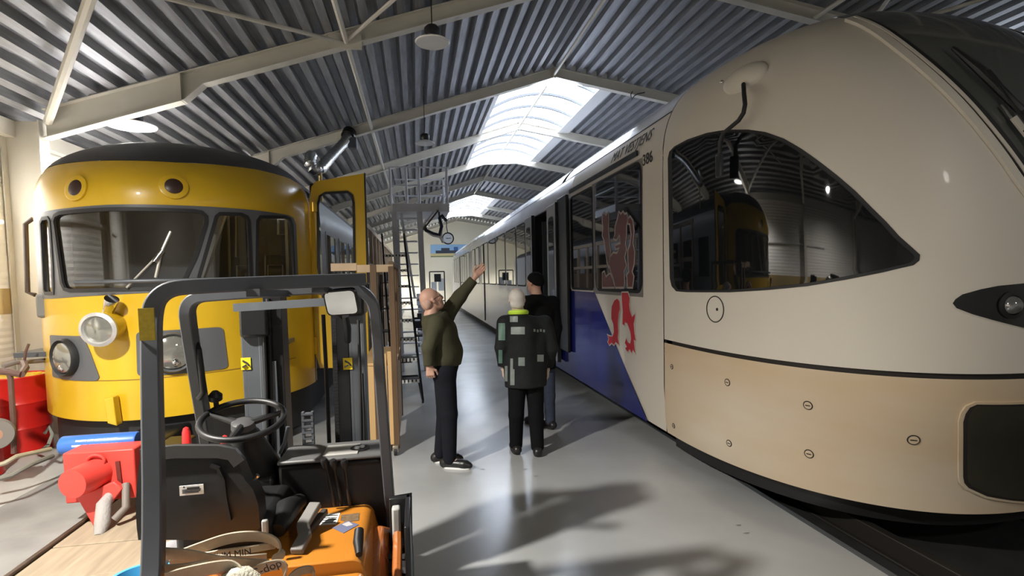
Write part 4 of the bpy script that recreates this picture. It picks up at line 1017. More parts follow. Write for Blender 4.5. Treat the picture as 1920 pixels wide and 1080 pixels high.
g1 = gd.build('rear_guard_post', charcoal, fk, bevel=0.006)
lb2 = at(277, 608, Y=2.005); m = MB(); m.box(lb2-V((0.026, 0.004, 0.055)), lb2+V((0.022, 0.002, 0.055))); m.build('yellow_reflector', mat('amber', (0.42, 0.30, 0.02), 0.4, noise=0.2, nscale=80), g1)
fh = MB()
LT, RTp = at(345, 552, Y=2.62), at(700, 540, Y=2.62)
zt = 1.80
pl2 = [V((at(392, 850, Y=2.90).x, 2.92, 0.92)), V((at(385, 800, Y=2.86).x, 2.86, 1.13)), V((LT.x, 2.64, zt-0.10)), V((LT.x+0.012, 2.625, zt-0.04)), V((LT.x+0.05, 2.62, zt-0.006)), V((LT.x+0.12, 2.62, zt)),
       V((-0.36, 2.62, zt+0.025)), V((-0.275, 2.62, zt+0.018)), V((-0.22, 2.625, zt-0.025)), V((-0.195, 2.635, zt-0.09)), V((at(716, 760, Y=2.72).x, 2.72, at(716, 760, Y=2.72).z)), V((at(735, 962, Y=2.78).x, 2.80, at(735, 962, Y=2.78).z-0.15))]
pl2, ups = chaikin(pl2, [V((-1, 0, 0))]*3+[V((-1, 0, .3)), V((-.6, 0, .8)), V((0, 0, 1)), V((0, 0, 1)), V((.25, 0, 1)), V((.75, 0, .6)), V((1, 0, .15)), V((1, 0, 0)), V((1, 0, 0))])
fh.strip(pl2, 0.075, 0.05, ups=ups)
fh.build('front_guard_hoop', charcoal, fk, bevel=0.006)
m = MB(); m.bar((-0.62, 2.2, 1.815), (-0.60, 2.62, 1.80), 0.05, 0.03); m.bar((-0.42, 2.42, 1.82), (-0.40, 2.62, 1.80), 0.05, 0.03); m.build('guard_bar', charcoal, fk)
# grab handle on the left post
hp = [at(365, 640, Y=2.70), at(372, 655, Y=2.68), at(377, 690, Y=2.70), at(382, 735, Y=2.72), at(374, 746, Y=2.75), at(366, 740, Y=2.78)]
MB().tube(hp, 0.014, 10).build('grab_handle', blackpl, fk)
# mast
for x0, x1, u in ((-0.955, -0.76, 462), (-0.47, -0.275, 653)):
    m = MB(); yb = 3.10
    left_ = x0 < -0.6
    px0, px1 = (x0+0.012, x0+0.115) if left_ else (x0+0.085, x1-0.025)
    zt_ = 1.66 if left_ else 1.72
    m.box((px0, yb, 0.08), (px1, yb+0.02, zt_)); m.box((px0, yb, 0.08), (px0+0.018, yb+0.16, zt_)); m.box((px1-0.018, yb, 0.08), (px1, yb+0.16, zt_))
    ms = m.build('mast_upright', steel_g, fk, bevel=0.003)
    m = MB(); q0 = px1+0.004 if left_ else x0-0.01; q1 = x1+0.02 if left_ else px0-0.004
    m.box((q0, yb+0.03, 0.1), (q1, yb+0.17, 1.86)); mi_ = m.build('inner_rail', black, ms, bevel=0.003)
    if left_:
        m = MB(); m.box((px1+0.025, yb+0.015, 0.1), (px1+0.065, yb+0.03, 1.42)); m.build('inner_channel', steel_g, ms, bevel=0.002)
    st_ = at(u, 682, Y=yb-0.003); m = MB(); m.box(st_-V((0.028, 0.0, 0.033)), st_+V((0.022, 0.002, 0.033))); sk_ = m.build('warning_sticker', mat('sticker_yellow', (0.85, 0.62, 0.02), 0.5), ms)
    MB().tube([st_+V((-0.018, -.002, 0.018)), st_+V((0.004, -.002, 0.004)), st_+V((0.014, -.002, -0.012))], 0.005, 5).build('pictogram', ink, sk_)
    MB().bar(st_+V((-0.02, -.002, -0.018)), st_+V((0.0, -.002, -0.006)), 0.01, 0.008).build('pictogram', ink, sk_)
for a_, b_ in (((-0.945, 3.07, 1.56), (-0.80, 3.28, 1.72)), ((-0.45, 3.07, 1.66), (-0.29, 3.28, 1.84))):
    m = MB(); m.box(a_, b_); m.build('mast_head', black, fk, bevel=0.015)
m = MB(); m.box((-0.96, 3.12, 0.30), (-0.27, 3.26, 0.42)); m.box((-0.96, 3.20, 1.78), (-0.27, 3.26, 1.84)); m.build('mast_cross_member', black, fk, bevel=0.01)
def hose(u0, v0, u1, v1, Y, r, nm='hydraulic_hose', mm=rubber):
    MB().tube([at(u0, v0, Y=Y), at((u0+u1)/2+1, (v0+v1)/2, Y=Y), at(u1, v1, Y=Y)], r, 8).build(nm, mm, fk)
hose(502, 560, 512, 850, 3.12, 0.012); hose(494, 600, 502, 850, 3.10, 0.010)
hose(672, 600, 678, 850, 3.08, 0.009); hose(606, 590, 618, 850, 3.3, 0.012); hose(679, 700, 684, 845, 3.08, 0.008)
ch = MB(); A = at(626, 600, Y=3.08); B = at(634, 850, Y=3.08)
for k in range(40):
    q = A.lerp(B, k/39); ch.box(q-V((0.012, 0.006, 0.009)), q+V((0.012, 0.006, 0.009)))
ch.build('lift_chain', mat('chain_dark', (0.03, 0.03, 0.032), 0.45, 0.5), fk)
# slotted bracket beside the mast
sl = MB(); A = at(566, 772, Y=3.02); B = at(590, 850, Y=3.02)
sl.box((A.x, 3.0, B.z), (A.x+0.012, 3.03, A.z)); sl.box((A.x+0.048, 3.0, B.z), (A.x+0.06, 3.03, A.z))
for k in range(7):
    z = A.z+(B.z-A.z)*(k+0.2)/7; sl.box((A.x, 2.998, z-0.010), (A.x+0.06, 3.03, z))
sl.build('slotted_bracket', steel_g, fk)
MB().tube([at(540, 800, Y=2.98), at(534, 830, Y=2.98), at(524, 850, Y=2.98)], 0.010, 8).build('brake_lever', steel_g, fk)
# mirror on its flat arm
m = MB(); m.bar(at(438, 577, Y=2.98), at(612, 566, Y=2.93), 0.012, 0.042); m.build('mirror_bracket', steel_g, fk)
c = [at(608, 549, Y=2.50), at(664, 544, Y=2.50), at(671, 587, Y=2.50), at(615, 591, Y=2.50)]
cc = sum(c, V())/4; outl = [((p-cc).x, (p-cc).z) for p in c]
tl = lambda a, b: V((cc.x+a, cc.y-0.30*b-0.06*a, cc.z+b))
rp = fillet(outl, 0.022)
mo = patch(tl, [(x*1.10, y*1.12) for x, y in rp], off=0.0, step=9, dens=False, thick=0.03).build('rear_view_mirror', blackpl, fk, smooth=0)
patch(tl, rp, off=0.003, step=9, dens=False).build('mirror_glass', mirror_m, mo, smooth=0)
MB().tube([at(640, 568, Y=2.56), at(640, 560, Y=2.62)], 0.014, 8).build('mirror_stem', black, fk)
MB().tube([at(648, 592, Y=2.93), at(652, 615, Y=2.98), at(652, 640, Y=3.05)], 0.018, 8).build('mirror_mount', black, fk)
# fender and wheels
m = MB(); m.box((-0.165, 2.62, 0.50), (-0.06, 2.66, 0.785)); m.box((-0.085, 2.30, 0.46), (-0.06, 2.66, 0.785)); m.build('fender', black, fk, bevel=0.006)
m = MB(); m.box((-0.150, 2.56, 0.50), (-0.11, 2.61, 0.76)); m.build('fender_plate', mat('plate_pale', (0.42, 0.42, 0.40), 0.5), fk, bevel=0.01)
def wheel(x, y, R, wdt):
    t = MB().lathe((x-wdt/2, y, R), [(R*0.55, 0), (R*0.95, 0.0), (R, 0.03), (R, wdt-0.03), (R*0.95, wdt), (R*0.55, wdt)], axis=(1, 0, 0), n=36).build('tyre', rubber, fk)
    mb = MB()
    for k in range(24):
        a = 2*PI*k/24; c = V((x, y+R*math.cos(a), R+R*math.sin(a))); d = V((0, -math.sin(a), math.cos(a)))
        mb.bar(c+V((-wdt*.42, 0, 0)), c+V((wdt*.42, 0, 0))+d*0.02, 0.03, 0.016, up=(0, math.cos(a), math.sin(a)))
    tr = mb.build('tread', rubber, t); MB().lathe((x-wdt/2+0.02, y, R), [(R*0.55, 0), (R*0.2, 0.02), (R*0.2, wdt-0.06), (R*0.55, wdt-0.04)], axis=(1, 0, 0), n=24).build('rim', orange_d, t)
for x, y, R in ((-0.13, 2.62, 0.27), (-1.09, 2.62, 0.27), (-0.20, 1.85, 0.21), (-1.05, 1.85, 0.21)): wheel(x, y, R, 0.14)
for x in (-0.80, -0.44):
    m = MB(); m.box((x-0.05, 3.30, 0.06), (x+0.05, 4.20, 0.10)); m.box((x-0.05, 3.28, 0.06), (x+0.05, 3.33, 0.55)); m.build('fork', black, fk, bevel=0.006)
m = MB(); m.box((-0.95, 3.27, 0.46), (-0.28, 3.30, 0.56)); m.box((-0.95, 3.27, 0.20), (-0.28, 3.30, 0.30)); m.build('fork_carriage', black, fk, bevel=0.006)

# straps heaped on the rear of the forklift: each a separate strap
def strap(pts, wd, name, label, mt_=None, up=None, words=None):
    P = [V(p) for p in pts]; 
    for _ in range(2):
        q = [P[0]]
        for a, b in zip(P[:-1], P[1:]): q += [a*.75+b*.25, a*.25+b*.75]
        P = q+[P[-1]]
    o = MB().strip(P, 0.006, wd, ups=up and [V(up)]*len(P) or [V((0, -0.35, 1))]*len(P)).build(name, mt_ or strapm, org=P[0])
    tag(o, label, 'strap', 'lifting straps heaped behind the seat'); return o
Ya = 1.98
s_a = strap([at(330, 1045, Y=Ya), at(380, 1025, Y=Ya), at(430, 1008, Y=Ya+.04), at(480, 1004, Y=Ya+.05), at(515, 1012, Y=Ya+.02), at(528, 1030, Y=Ya), at(520, 1048, Y=Ya)], 0.045, 'lifting_strap', 'canvas strap looping highest over the heap behind the forklift seat')
s_b = strap([at(308, 1038, Y=Ya-.08), at(350, 1040, Y=Ya-.08), at(400, 1052, Y=Ya-.06), at(450, 1058, Y=Ya-.05), at(500, 1060, Y=Ya-.02)], 0.05, 'lifting_strap', 'pale folded strap at the left front of the heap, beside the guard post')
s_c = strap([at(370, 1045, Y=Ya+.03), at(420, 1036, Y=Ya+.03), at(470, 1030, Y=Ya+.04), at(516, 1022, Y=Ya+.05)], 0.03, 'lifting_strap', 'narrow strap with black printing under the top loop of the heap')
s_d = strap([at(440, 1085, Y=Ya-.06), at(470, 1074, Y=Ya-.06), at(505, 1060, Y=Ya-.06), at(532, 1058, Y=Ya-.05), at(535, 1085, Y=Ya-.05)], 0.045, 'lifting_strap', 'pale strap with black lettering folding down at the right of the heap')
s_e = strap([at(310, 1068, Y=Ya-.12), at(350, 1066, Y=Ya-.12), at(390, 1058, Y=Ya-.10)], 0.04, 'lifting_strap', 'short cream strap end lying low beside the guard post')
s_f = strap([at(310, 1085, Y=Ya-.16), at(360, 1072, Y=Ya-.14), at(410, 1062, Y=Ya-.12), at(440, 1062, Y=Ya-.1), at(460, 1080, Y=Ya-.12)], 0.05, 'lifting_strap', 'lowest brown strap at the front of the heap behind the seat')
s_g = strap([at(318, 1056, Y=Ya-.05), at(360, 1050, Y=Ya-.04), at(410, 1046, Y=Ya), at(455, 1048, Y=Ya+.02), at(500, 1044, Y=Ya+.03)], 0.03, 'lifting_strap', 'thin strap lying between the top loop and the pale folded strap')
s_h = strap([at(540, 1090, Y=Ya-.02), at(556, 1072, Y=Ya), at(584, 1066, Y=Ya+.02), at(590, 1078, Y=Ya)], 0.035, 'lifting_strap', 'cream strap end resting on the orange hood, rightmost of the heap')
def ink_on(o_, txt, p, xd, yd, size):
    text(txt, ink, o_, 'printed_lettering', p, xd, yd, size, 0.002)
ink_on(s_d, 'ZIS-dop', at(492, 1069, Y=Ya-.085), (at(520, 1058, Y=Ya)-at(470, 1078, Y=Ya)), (0, 0, 1), 0.040)
ink_on(s_c, 'NUM MIN', at(432, 1040, Y=Ya-.0), (at(480, 1030, Y=Ya)-at(400, 1042, Y=Ya)), (0, 0, 1), 0.032)
o = MB().tube([at(372, 1082, Y=Ya-.1), at(388, 1071, Y=Ya-.1), at(405, 1068, Y=Ya-.1), at(418, 1072, Y=Ya-.1), at(416, 1084, Y=Ya-.1)], 0.016, 10).build('copper_ring', mat('copper', (0.55, 0.25, 0.12), 0.4, 0.4), org=at(390, 1075, Y=Ya-.1)); tag(o, 'copper coloured ring among the straps behind the seat', 'ring')
o = MB().tube([at(425, 1090, Y=Ya-.12), at(440, 1078, Y=Ya-.12), at(460, 1076, Y=Ya-.12), at(478, 1090, Y=Ya-.12)], 0.026, 10).build('rope_loop', mat('rope_pale', (0.55, 0.52, 0.42), 0.8, bump=0.6, bscale=120), org=at(450, 1085, Y=Ya-.12)); tag(o, 'thick pale rope loop below the lettered strap', 'rope')

# ================================================================== ON THE LEFT
r0, r1 = V((-2.915, 4.92, 0.555)), V((-2.345, 4.92, 0.555))
ro = thing('tarp_roll', r0.lerp(r1, .5), 'blue rolled tarpaulin with two white printed lines lying on the red coupler', 'roll')
MB().tube([r0, r0+V((0.01, 0, 0)), r1-V((.01, 0, 0)), r1], [0.065, 0.075, 0.075, 0.068], 24).build('tarp', bluet, ro)
for ang, runs in ((math.radians(35), ((.24, .38), (.39, .47), (.48, .58), (.59, .63), (.64, .78))), (math.radians(5), ((.20, .32), (.33, .40), (.42, .55), (.56, .68), (.69, .80)))):
    n_ = V((0, -math.cos(ang), math.sin(ang)))
    for w0, w1 in runs:
        MB().bar(r0.lerp(r1, w0)+n_*0.0755, r0.lerp(r1, w1)+n_*0.0755, 0.0145, 0.0016, up=n_).build('printed_line', paper, ro)
def drum(c, label):
    t = thing('oil_drum', c, label, 'drum', 'red oil drums with yellow lids'); c = V(c); R, H = 0.29, 0.88
    prof = [(R, 0.0), (R+0.008, 0.012), (R, 0.03)]
    for z in (0.30, 0.58): prof += [(R, z-0.03), (R+0.012, z), (R, z+0.03)]
    prof += [(R, H-0.03), (R+0.008, H-0.01), (R+0.004, H), (R-0.012, H), (R-0.014, H-0.012)]
    MB().lathe(c, prof, n=40, caps=False).build('drum_body', red_p, t)
    MB().lathe(c+V((0, 0, H-0.02)), [(R-0.013, 0), (R-0.015, 0.006), (0.01, 0.006)], n=40).build('drum_lid', yel_lid, t)
    for a, r in ((0.5, 0.035), (3.4, 0.02)): MB().lathe(c+V((0.19*math.cos(a), 0.19*math.sin(a), H-0.012)), [(r, 0), (r, 0.018), (r*0.7, 0.022)], n=14).build('bung_cap', yel_lid, t)
    return t
dc = at(60, 866, Z=0.0)
drum((-4.43, 6.02, 0.0), 'large red steel drum with yellow lid near the left edge of the hall')
drum((-4.50, 6.90, 0.0), 'second red drum with yellow lid, half hidden beside the yellow train')
pipe_b = mat('brown_pipe', (0.13, 0.065, 0.05), 0.5, noise=0.2, nscale=10)
ht = thing('hand_truck', at(10, 880, Z=0.0), 'brown pipe hand truck leaning before the red drum at the left edge', 'hand truck')
yt_ = 5.55
a = [at(26, 850, Y=yt_), at(25, 790, Y=yt_), at(20, 710, Y=yt_), at(16, 698, Y=yt_)]
MB().tube(a, 0.022, 8).build('upright', pipe_b, ht)
MB().tube([at(-40, 694, Y=yt_), at(16, 698, Y=yt_), at(40, 702, Y=yt_)], 0.03, 8).build('cross_bar', pipe_b, ht)
MB().tube([at(6, 687, Y=5.9), at(30, 680, Y=6.0), at(85, 676, Y=6.3)], 0.022, 8).build('handle', mat('dull_brown', (0.20, 0.17, 0.16), 0.5), ht)
MB().tube([at(46, 676, Y=6.0), at(48, 660, Y=6.0), at(54, 645, Y=6.0)], 0.012, 8).build('clip', pipe_b, ht)
MB().tube([at(40, 702, Y=yt_), at(48, 690, Y=5.8), at(44, 680, Y=6.0)], 0.03, 8).build('brace', pipe_b, ht)
MB().tube([at(-30, 880, Y=5.2), at(10, 868, Y=5.25), at(30, 856, Y=5.3), at(95, 842, Y=5.6)], 0.02, 8).build('base_bar', mat('old_brass', (0.35, 0.30, 0.2), 0.5), ht)
MB().tube([at(-30, 905, Y=5.0), at(20, 892, Y=5.1), at(60, 870, Y=5.3), at(98, 855, Y=5.6)], 0.022, 8).build('base_bar', mat('old_grey', (0.22, 0.21, 0.18), 0.6), ht)
wc = at(-8, 812, Y=5.5); MB().lathe(wc, [(0.08, 0), (0.135, 0.0), (0.14, 0.03), (0.14, 0.06), (0.13, 0.09), (0.08, 0.09)], axis=(0.5, -0.85, 0), n=30).build('wheel', mat('dusty_tyre', (0.20, 0.18, 0.16), 0.7), ht)
MB().lathe(wc+V((0.02, -0.04, 0)), [(0.085, 0), (0.085, 0.04), (0.03, 0.05)], axis=(0.5, -0.85, 0), n=24).build('wheel_rim', mat('rust_rim', (0.42, 0.22, 0.15), 0.6), ht)
hs = mat('hose_grey_green', (0.19, 0.19, 0.16), 0.6)
def hose_thing(c, R, n, label, r=0.016):
    pts = []
    for i in range(n*22):
        a = 2*PI*i/22; rr = R*(1+0.12*math.sin(a*0.73+n)); pts.append(V(c)+V((rr*math.cos(a), rr*0.55*math.sin(a), 0.02+0.018*(i/22)+0.012*math.sin(a*1.7))))
    o = MB().tube(pts, r, 7).build('coiled_hose', hs, org=c); tag(o, label, 'hose', 'hoses on the floor by the drums'); return o
hose_thing((-4.16, 5.70, 0.0), 0.16, 3, 'grey hose coiled on the floor right beside the red drum')
hose_thing((-4.02, 5.02, 0.0), 0.22, 3, 'grey green hose coil at the lower left, before the hand truck')
o = MB().tube([at(70, 850, Z=0.03), at(90, 835, Y=6.0), at(98, 815, Y=6.2), at(92, 800, Y=6.3), at(84, 812, Y=6.2)], 0.016, 8).build('loose_hose', hs, org=at(90, 835, Y=6.0)); tag(o, 'loose hose rising between the red drum and the yellow train', 'hose', 'hoses on the floor by the drums')
def marker(c, label, tilt=0.0, H=0.82):
    t = thing('marker_post', c, label, 'marker', 'red and white marker posts'); c = V(c)
    d = V((tilt, 0, 1)).normalized()
    MB().lathe(c, [(0.075, 0), (0.07, 0.02), (0.035, 0.03)], axis=d, n=18).build('base', rubber, t)
    MB().lathe(c+d*0.02, [(0.034, 0), (0.030, H-.14), (0.027, H-.06), (0.018, H-.03), (0.002, H-.02)], axis=d, n=18).build('post', mat('signal_red', (0.75, 0.03, 0.03), 0.4), t)
    MB().lathe(c+d*(H-0.27), [(0.0325, 0), (0.0315, 0.13)], axis=d, n=18).build('white_band', paper, t); return t
marker((-1.685, 4.20, 0.0), 'leftmost red and white marker post behind the forklift guard post')
marker((-1.66, 4.38, 0.0), 'leaning red and white marker post touching its left neighbour', 0.04, 0.80)
marker((-1.45, 4.20, 0.0), 'red and white marker post seen through the steering wheel', 0.03, 0.74)
bt = thing('plastic_bucket', (-1.56, 3.20, 0.02), 'bright blue plastic tub beside the forklift at the bottom left', 'tub')
MB().lathe((-1.56, 3.2, 0.02), [(0.12, 0), (0.15, 0.20), (0.165, 0.205), (0.165, 0.22), (0.145, 0.22), (0.115, 0.02), (0.001, 0.02)], n=28, caps=False).build('tub', mat('sky_blue_plastic', (0.08, 0.42, 0.75), 0.4), bt)
gb = MB(); gb.tube([(-1.50, 3.2, 0.24), (-1.46, 3.22, 0.34), (-1.36, 3.24, 0.38), (-1.30, 3.2, 0.30)], [0.05, 0.06, 0.06, 0.04], 12); o = gb.build('grey_cloth', mat('grey_rag', (0.33, 0.32, 0.33), 0.9, bump=0.5, bscale=20), org=(-1.4, 3.2, 0.24)); tag(o, 'grey cloth hanging over the blue tub', 'cloth')

# ================================================================== WOODEN BOARDING PLATFORM
pw = thing('boarding_platform', (-0.45, 7.0, 0), 'wooden boarding platform on castors with posts and panels beside the open yellow door', 'platform')
x0, x1, y0, y1 = -0.60, -0.23, 5.75, 7.2
zt = 0.95
def wpanel(lo, hi, name, mm): m = MB(); m.box(lo, hi); return m.build(name, mm, pw, bevel=0.004)
wpanel((x0, y0, 0.10), (-0.44, y0+0.02, zt), 'front_panel', wood)
wpanel((-0.42, y0, 0.10), (-0.335, y0+0.025, 1.08), 'front_panel', wood)
wpanel((-0.325, y0+0.005, 0.10), (x1-0.03, y0+0.03, 1.10), 'front_panel', wood)
wpanel((x1-0.02, y0+0.05, 0.10), (x1-0.005, y1, zt), 'side_panel', wood)
wpanel((x0, y0+0.03, zt), (x1, y1, zt+0.03), 'deck_board', wood)
post = None
wpanel((-0.47, y0-0.01, 0.12), (-0.405, y0+0.05, 2.02), 'post', woodd)
wpanel((x1-0.055, y0-0.02, 0.06), (x1+0.005, y0+0.05, 2.0), 'post', woodd)
wpanel((x1-0.055, y0+0.7, 0.9), (x1+0.005, y0+0.77, 2.0), 'post', woodd)
wpanel((x1-0.055, y1-0.07, 0.06), (x1+0.005, y1, 2.0), 'post', woodd)
wpanel((x0+0.0, y0-0.005, 1.94), (x1, y0+0.03, 2.02), 'top_rail', paleplank)
wpanel((x1-0.05, y0, 2.0), (x1+0.005, y1, 2.05), 'top_rail', woodd)
wpanel((-0.86, y0-0.005, 1.96), (x0, y0+0.03, 2.04), 'top_rail', paleplank)
for x, y in ((-0.27, 5.70), (-0.55, 5.80), (-0.27, 7.1), (-0.55, 7.1)):
    k = MB().lathe((x-0.018, y, 0.045), [(0.02, 0), (0.045, 0.002), (0.045, 0.034), (0.02, 0.036)], axis=(1, 0, 0), n=18).build('castor_wheel', rubber, pw)
    m = MB(); m.box((x-0.03, y-0.03, 0.05), (x+0.03, y+0.03, 0.105)); m.build('castor_fork', mat('castor_metal', (0.35, 0.31, 0.25), 0.4, 0.6), k, bevel=0.006)
# long gangway railing further along the yellow train
gw = thing('gangway', (-0.95, 14.5, 0), 'long pale timber gangway railing along the yellow train, beyond the open door', 'gangway')
m = MB(); m.box((-1.25, 9.2, 1.05), (-0.85, 21, 1.12)); m.build('gangway_deck', paleplank, gw)
pp = None
for k in range(12):
    y = 9.3+k*1.05
    if pp is None:
        m = MB(); m.box((-0.93, y, 0.0), (-0.86, y+0.09, 2.84)); pp = m.build('post', paleplank, gw); y00 = y
    else: share(pp, 'post', gw, (0, y-y00, 0))
for z in (2.84, 2.1):
    m = MB(); m.box((-0.94, 9.25, z), (-0.85, 21, z+0.09)); m.build('rail', paleplank, gw)
m = MB(); m.box((-0.92, 9.3, 1.1), (-0.90, 21, 1.95)); m.build('kick_board', woodd, gw)
# rack with boxes behind the platform
rk = thing('storage_rack', (-0.6, 13.2, 0), 'black open rack behind the wooden platform posts, holding white boxes', 'rack')
for x in (-0.82, -0.38):
    for y in (12.9, 13.5):
        m = MB(); m.box((x-0.015, y-0.015, 0), (x+0.015, y+0.015, 2.0)); m.build('leg', black, rk)
for z in (0.15, 0.65, 1.19, 1.50, 1.81):
    m = MB(); m.box((-0.84, 12.88, z-0.02), (-0.36, 13.52, z)); m.build('shelf', black, rk)
bx = None
for i, (x, z, wd, ht_, mm, lab) in enumerate(((-0.60, 1.50, 0.26, 0.22, white_m, 'white box on the upper shelf of the black rack'), (-0.60, 1.19, 0.26, 0.22, white_m, 'white box on the lower shelf of the black rack'), (-0.62, 1.81, 0.28, 0.30, white_m, 'ribbed white crate on top of the black rack'))):
    c = V((x, 13.2, z)); t = thing('storage_box', c, lab, 'box', 'white boxes on the black rack')
    m = MB(); m.box((x-wd/2, 13.0, z), (x+wd/2, 13.4, z+ht_)); m.build('box_body', mm, t, bevel=0.008)
    m = MB(); m.box((x-wd/2-0.006, 12.994, z+ht_-0.03), (x+wd/2+0.006, 13.406, z+ht_+0.004)); m.build('lid', mm, t, bevel=0.004)
    if i == 2:
        for q in range(5):
            m = MB(); m.box((x-wd/2+0.03+q*0.048, 12.995, z+0.03), (x-wd/2+0.055+q*0.048, 13.002, z+ht_-0.05)); m.build('slot', ink, t)
# ================================================================== BLACK STEP UNIT AND ALUMINIUM ACCESS TOWER
stp = thing('access_stair', (-0.12, 8.9, 0), 'black mobile stair with white edged treads behind the platform, rising to the tower', 'stair')
sa, sb = at(793, 748, Y=8.0), at(757, 440, Y=10.8)
sa.z = 0.03
MB().bar(sa, sb, 0.03, 0.07).build('stringer', black, stp)
sb2 = sb+V((-0.42, 0, 0)); sa2 = sa+V((-0.42, 0, 0))
MB().bar(sa2, sb2, 0.03, 0.07).build('stringer', black, stp)
for k in range(1, 9):
    q = sa.lerp(sb, k/9.5); 
    m = MB(); m.box((q.x-0.42, q.y-0.10, q.z-0.015), (q.x, q.y+0.14, q.z+0.015)); tr = m.build('tread', blackpl, stp, bevel=0.004)
    m = MB()
    for j in range(7): m.box((q.x-0.40+j*0.058, q.y-0.115, q.z-0.03), (q.x-0.365+j*0.058, q.y-0.10, q.z+0.022))
    m.build('tread_nosing', paper, tr, smooth=0)
m = MB(); m.box((-0.55, 8.5, 0.55), (-0.10, 9.0, 0.60)); m.build('lower_frame', black, stp)
MB().tube([(0.04, 8.2, 0.03), (-0.02, 8.6, 0.32), (-0.40, 8.6, 0.32)], 0.02, 8).build('foot_brace', black, stp)
tower_g = mat('tower_grey', (0.74, 0.75, 0.79), 0.45, 0.1, noise=0.08, nscale=5)
tw = thing('access_tower', (0.0, 11.4, 0), 'tall grey aluminium access tower with railed top platform beside the walkway', 'tower')
TY = 11.0
def tx_(u, v, Y=TY): return at(u, v, Y=Y)
for u0, v0, u1, v1, wd in ((738, 385, 744, 560, 0.10), (786, 388, 790, 700, 0.11)):
    A = tx_(u0, v0); B = V((A.x+0.05, TY, 0.0)); MB().bar(B, A, wd, 0.06, up=(0, 1, 0)).build('upright', tower_g, tw)
    C_ = V((B.x, TY+1.3, 0)); MB().bar(C_, A+V((0, 1.0, 0)), 0.06, 0.05, up=(0, 1, 0)).build('rear_upright', tower_g, tw)
pl0, pl1 = tx_(736, 382), tx_(842, 382)
m = MB(); m.box((pl0.x, TY-0.05, pl0.z-0.16), (pl1.x, TY+1.4, pl0.z)); m.build('top_platform', tower_g, tw, bevel=0.006)
rt_ = alu
zr_ = tx_(735, 313).z
for u in (732, 762, 786, 838):
    x = tx_(u, 350).x
    for yy in ((TY, TY+1.35) if u in (786, 838) else (TY,)):
        MB().tube([(x, yy, pl0.z-0.02), (x, yy, zr_)], 0.026, 8).build('railing_post', tower_g, tw)
for z in (zr_, (zr_+pl0.z)/2):
    for yy in (TY, TY+1.35): MB().tube([(pl0.x, yy, z), (pl1.x, yy, z)], 0.016, 8).build('guard_rail', tower_g, tw)
    MB().tube([(pl1.x, TY, z), (pl1.x, TY+1.35, z)], 0.016, 8).build('guard_rail', tower_g, tw)
xa_, xb_ = tx_(747, 450).x, tx_(783, 450).x
rg = None
for k in range(13):
    z = 0.3+k*0.235
    if rg is None: m = MB(); m.box((xa_, TY+0.25, z-0.012), (xb_, TY+0.42, z+0.012)); rg = m.build('rung', tower_g, tw); rz = z
    else: share(rg, 'rung', tw, (0, 0, z-rz))
MB().bar(V((xa_, TY+0.3, 0)), V((xa_, TY+0.3, 3.1)), 0.03, 0.06, up=(0, 1, 0)).build('ladder_side', tower_g, tw)
MB().bar(tx_(752, 400, TY+.2), tx_(778, 560, TY+.2), 0.05, 0.04, up=(0, 1, 0)).build('diagonal_brace', tower_g, tw)
MB().bar(tx_(790, 428, TY-.1), tx_(820, 388, TY-.1), 0.16, 0.03, up=(0.8, 0, 0.6)).build('folding_flap', tower_g, tw)
MB().bar(tx_(793, 431, TY-.14), tx_(822, 394, TY-.14), 0.03, 0.03, up=(0.8, 0, 0.6)).build('flap_edge', woodd, tw)
# folded hoist frame hanging under the tower
fr_ = thing('hoist_frame', tx_(820, 430), 'dark blue bent tube frame hanging beneath the tower platform', 'frame')
navyp = mat('navy_tube', (0.03, 0.035, 0.06), 0.4)
pth = [tx_(795, 422), tx_(799, 432), tx_(812, 438), tx_(824, 440), tx_(828, 425), tx_(824, 408), tx_(828, 404), tx_(838, 414)]
MB().tube(pth, 0.035, 8).build('bent_tube', navyp, fr_)
MB().tube([tx_(800, 434), tx_(812, 442), tx_(824, 444), tx_(832, 455)], 0.022, 8).build('white_tube', white_m, fr_)
MB().tube([tx_(829, 425), tx_(827, 445), tx_(830, 455)], 0.022, 8).build('white_tube', white_m, fr_)
MB().tube([tx_(822, 388), tx_(824, 408)], 0.02, 8).build('hanger', steel_g, fr_)
# flexible duct
dk = thing('flexible_duct', at(620, 290, Y=9.4), 'silver flexible duct rising from the yellow train roof to the rafter', 'duct')
P = [at(584, 290, Y=9.6), at(580, 305, Y=9.4), at(588, 318, Y=9.4), at(600, 318, Y=9.5), at(612, 303, Y=9.9), at(628, 285, Y=10.6), at(645, 268, Y=11.3), at(652, 256, Y=11.7)]
fine = []
for a, b in zip(P[:-1], P[1:]): fine += [a.lerp(b, k/6) for k in range(6)]
for _ in range(3): fine = [fine[0]]+[(fine[i-1]+fine[i]*2+fine[i+1])/4 for i in range(1, len(fine)-1)]+[fine[-1]]
MB().tube(fine, [0.085+(0.014 if i % 2 else 0) for i in range(len(fine))], 14).build('foil_hose', foil, dk)
MB().tube([P[-1], P[-1]+V((0.03, 0.1, 0.12))], [0.14, 0.14], 14).build('black_collar', black, dk)
c = at(662, 268, Y=11.6); m = MB(); m.box(c-V((0.10, 0.1, 0.12)), c+V((0.08, 0.1, 0.10))); m.build('duct_box', steel_g, dk, bevel=0.02)
MB().tube([at(600, 325, Y=9.45)+V((0, 0, -0.5)), at(600, 318, Y=9.45)], 0.03, 8).build('roof_stub', mat('brass', (0.45, 0.33, 0.12), 0.35, 0.8), dk)
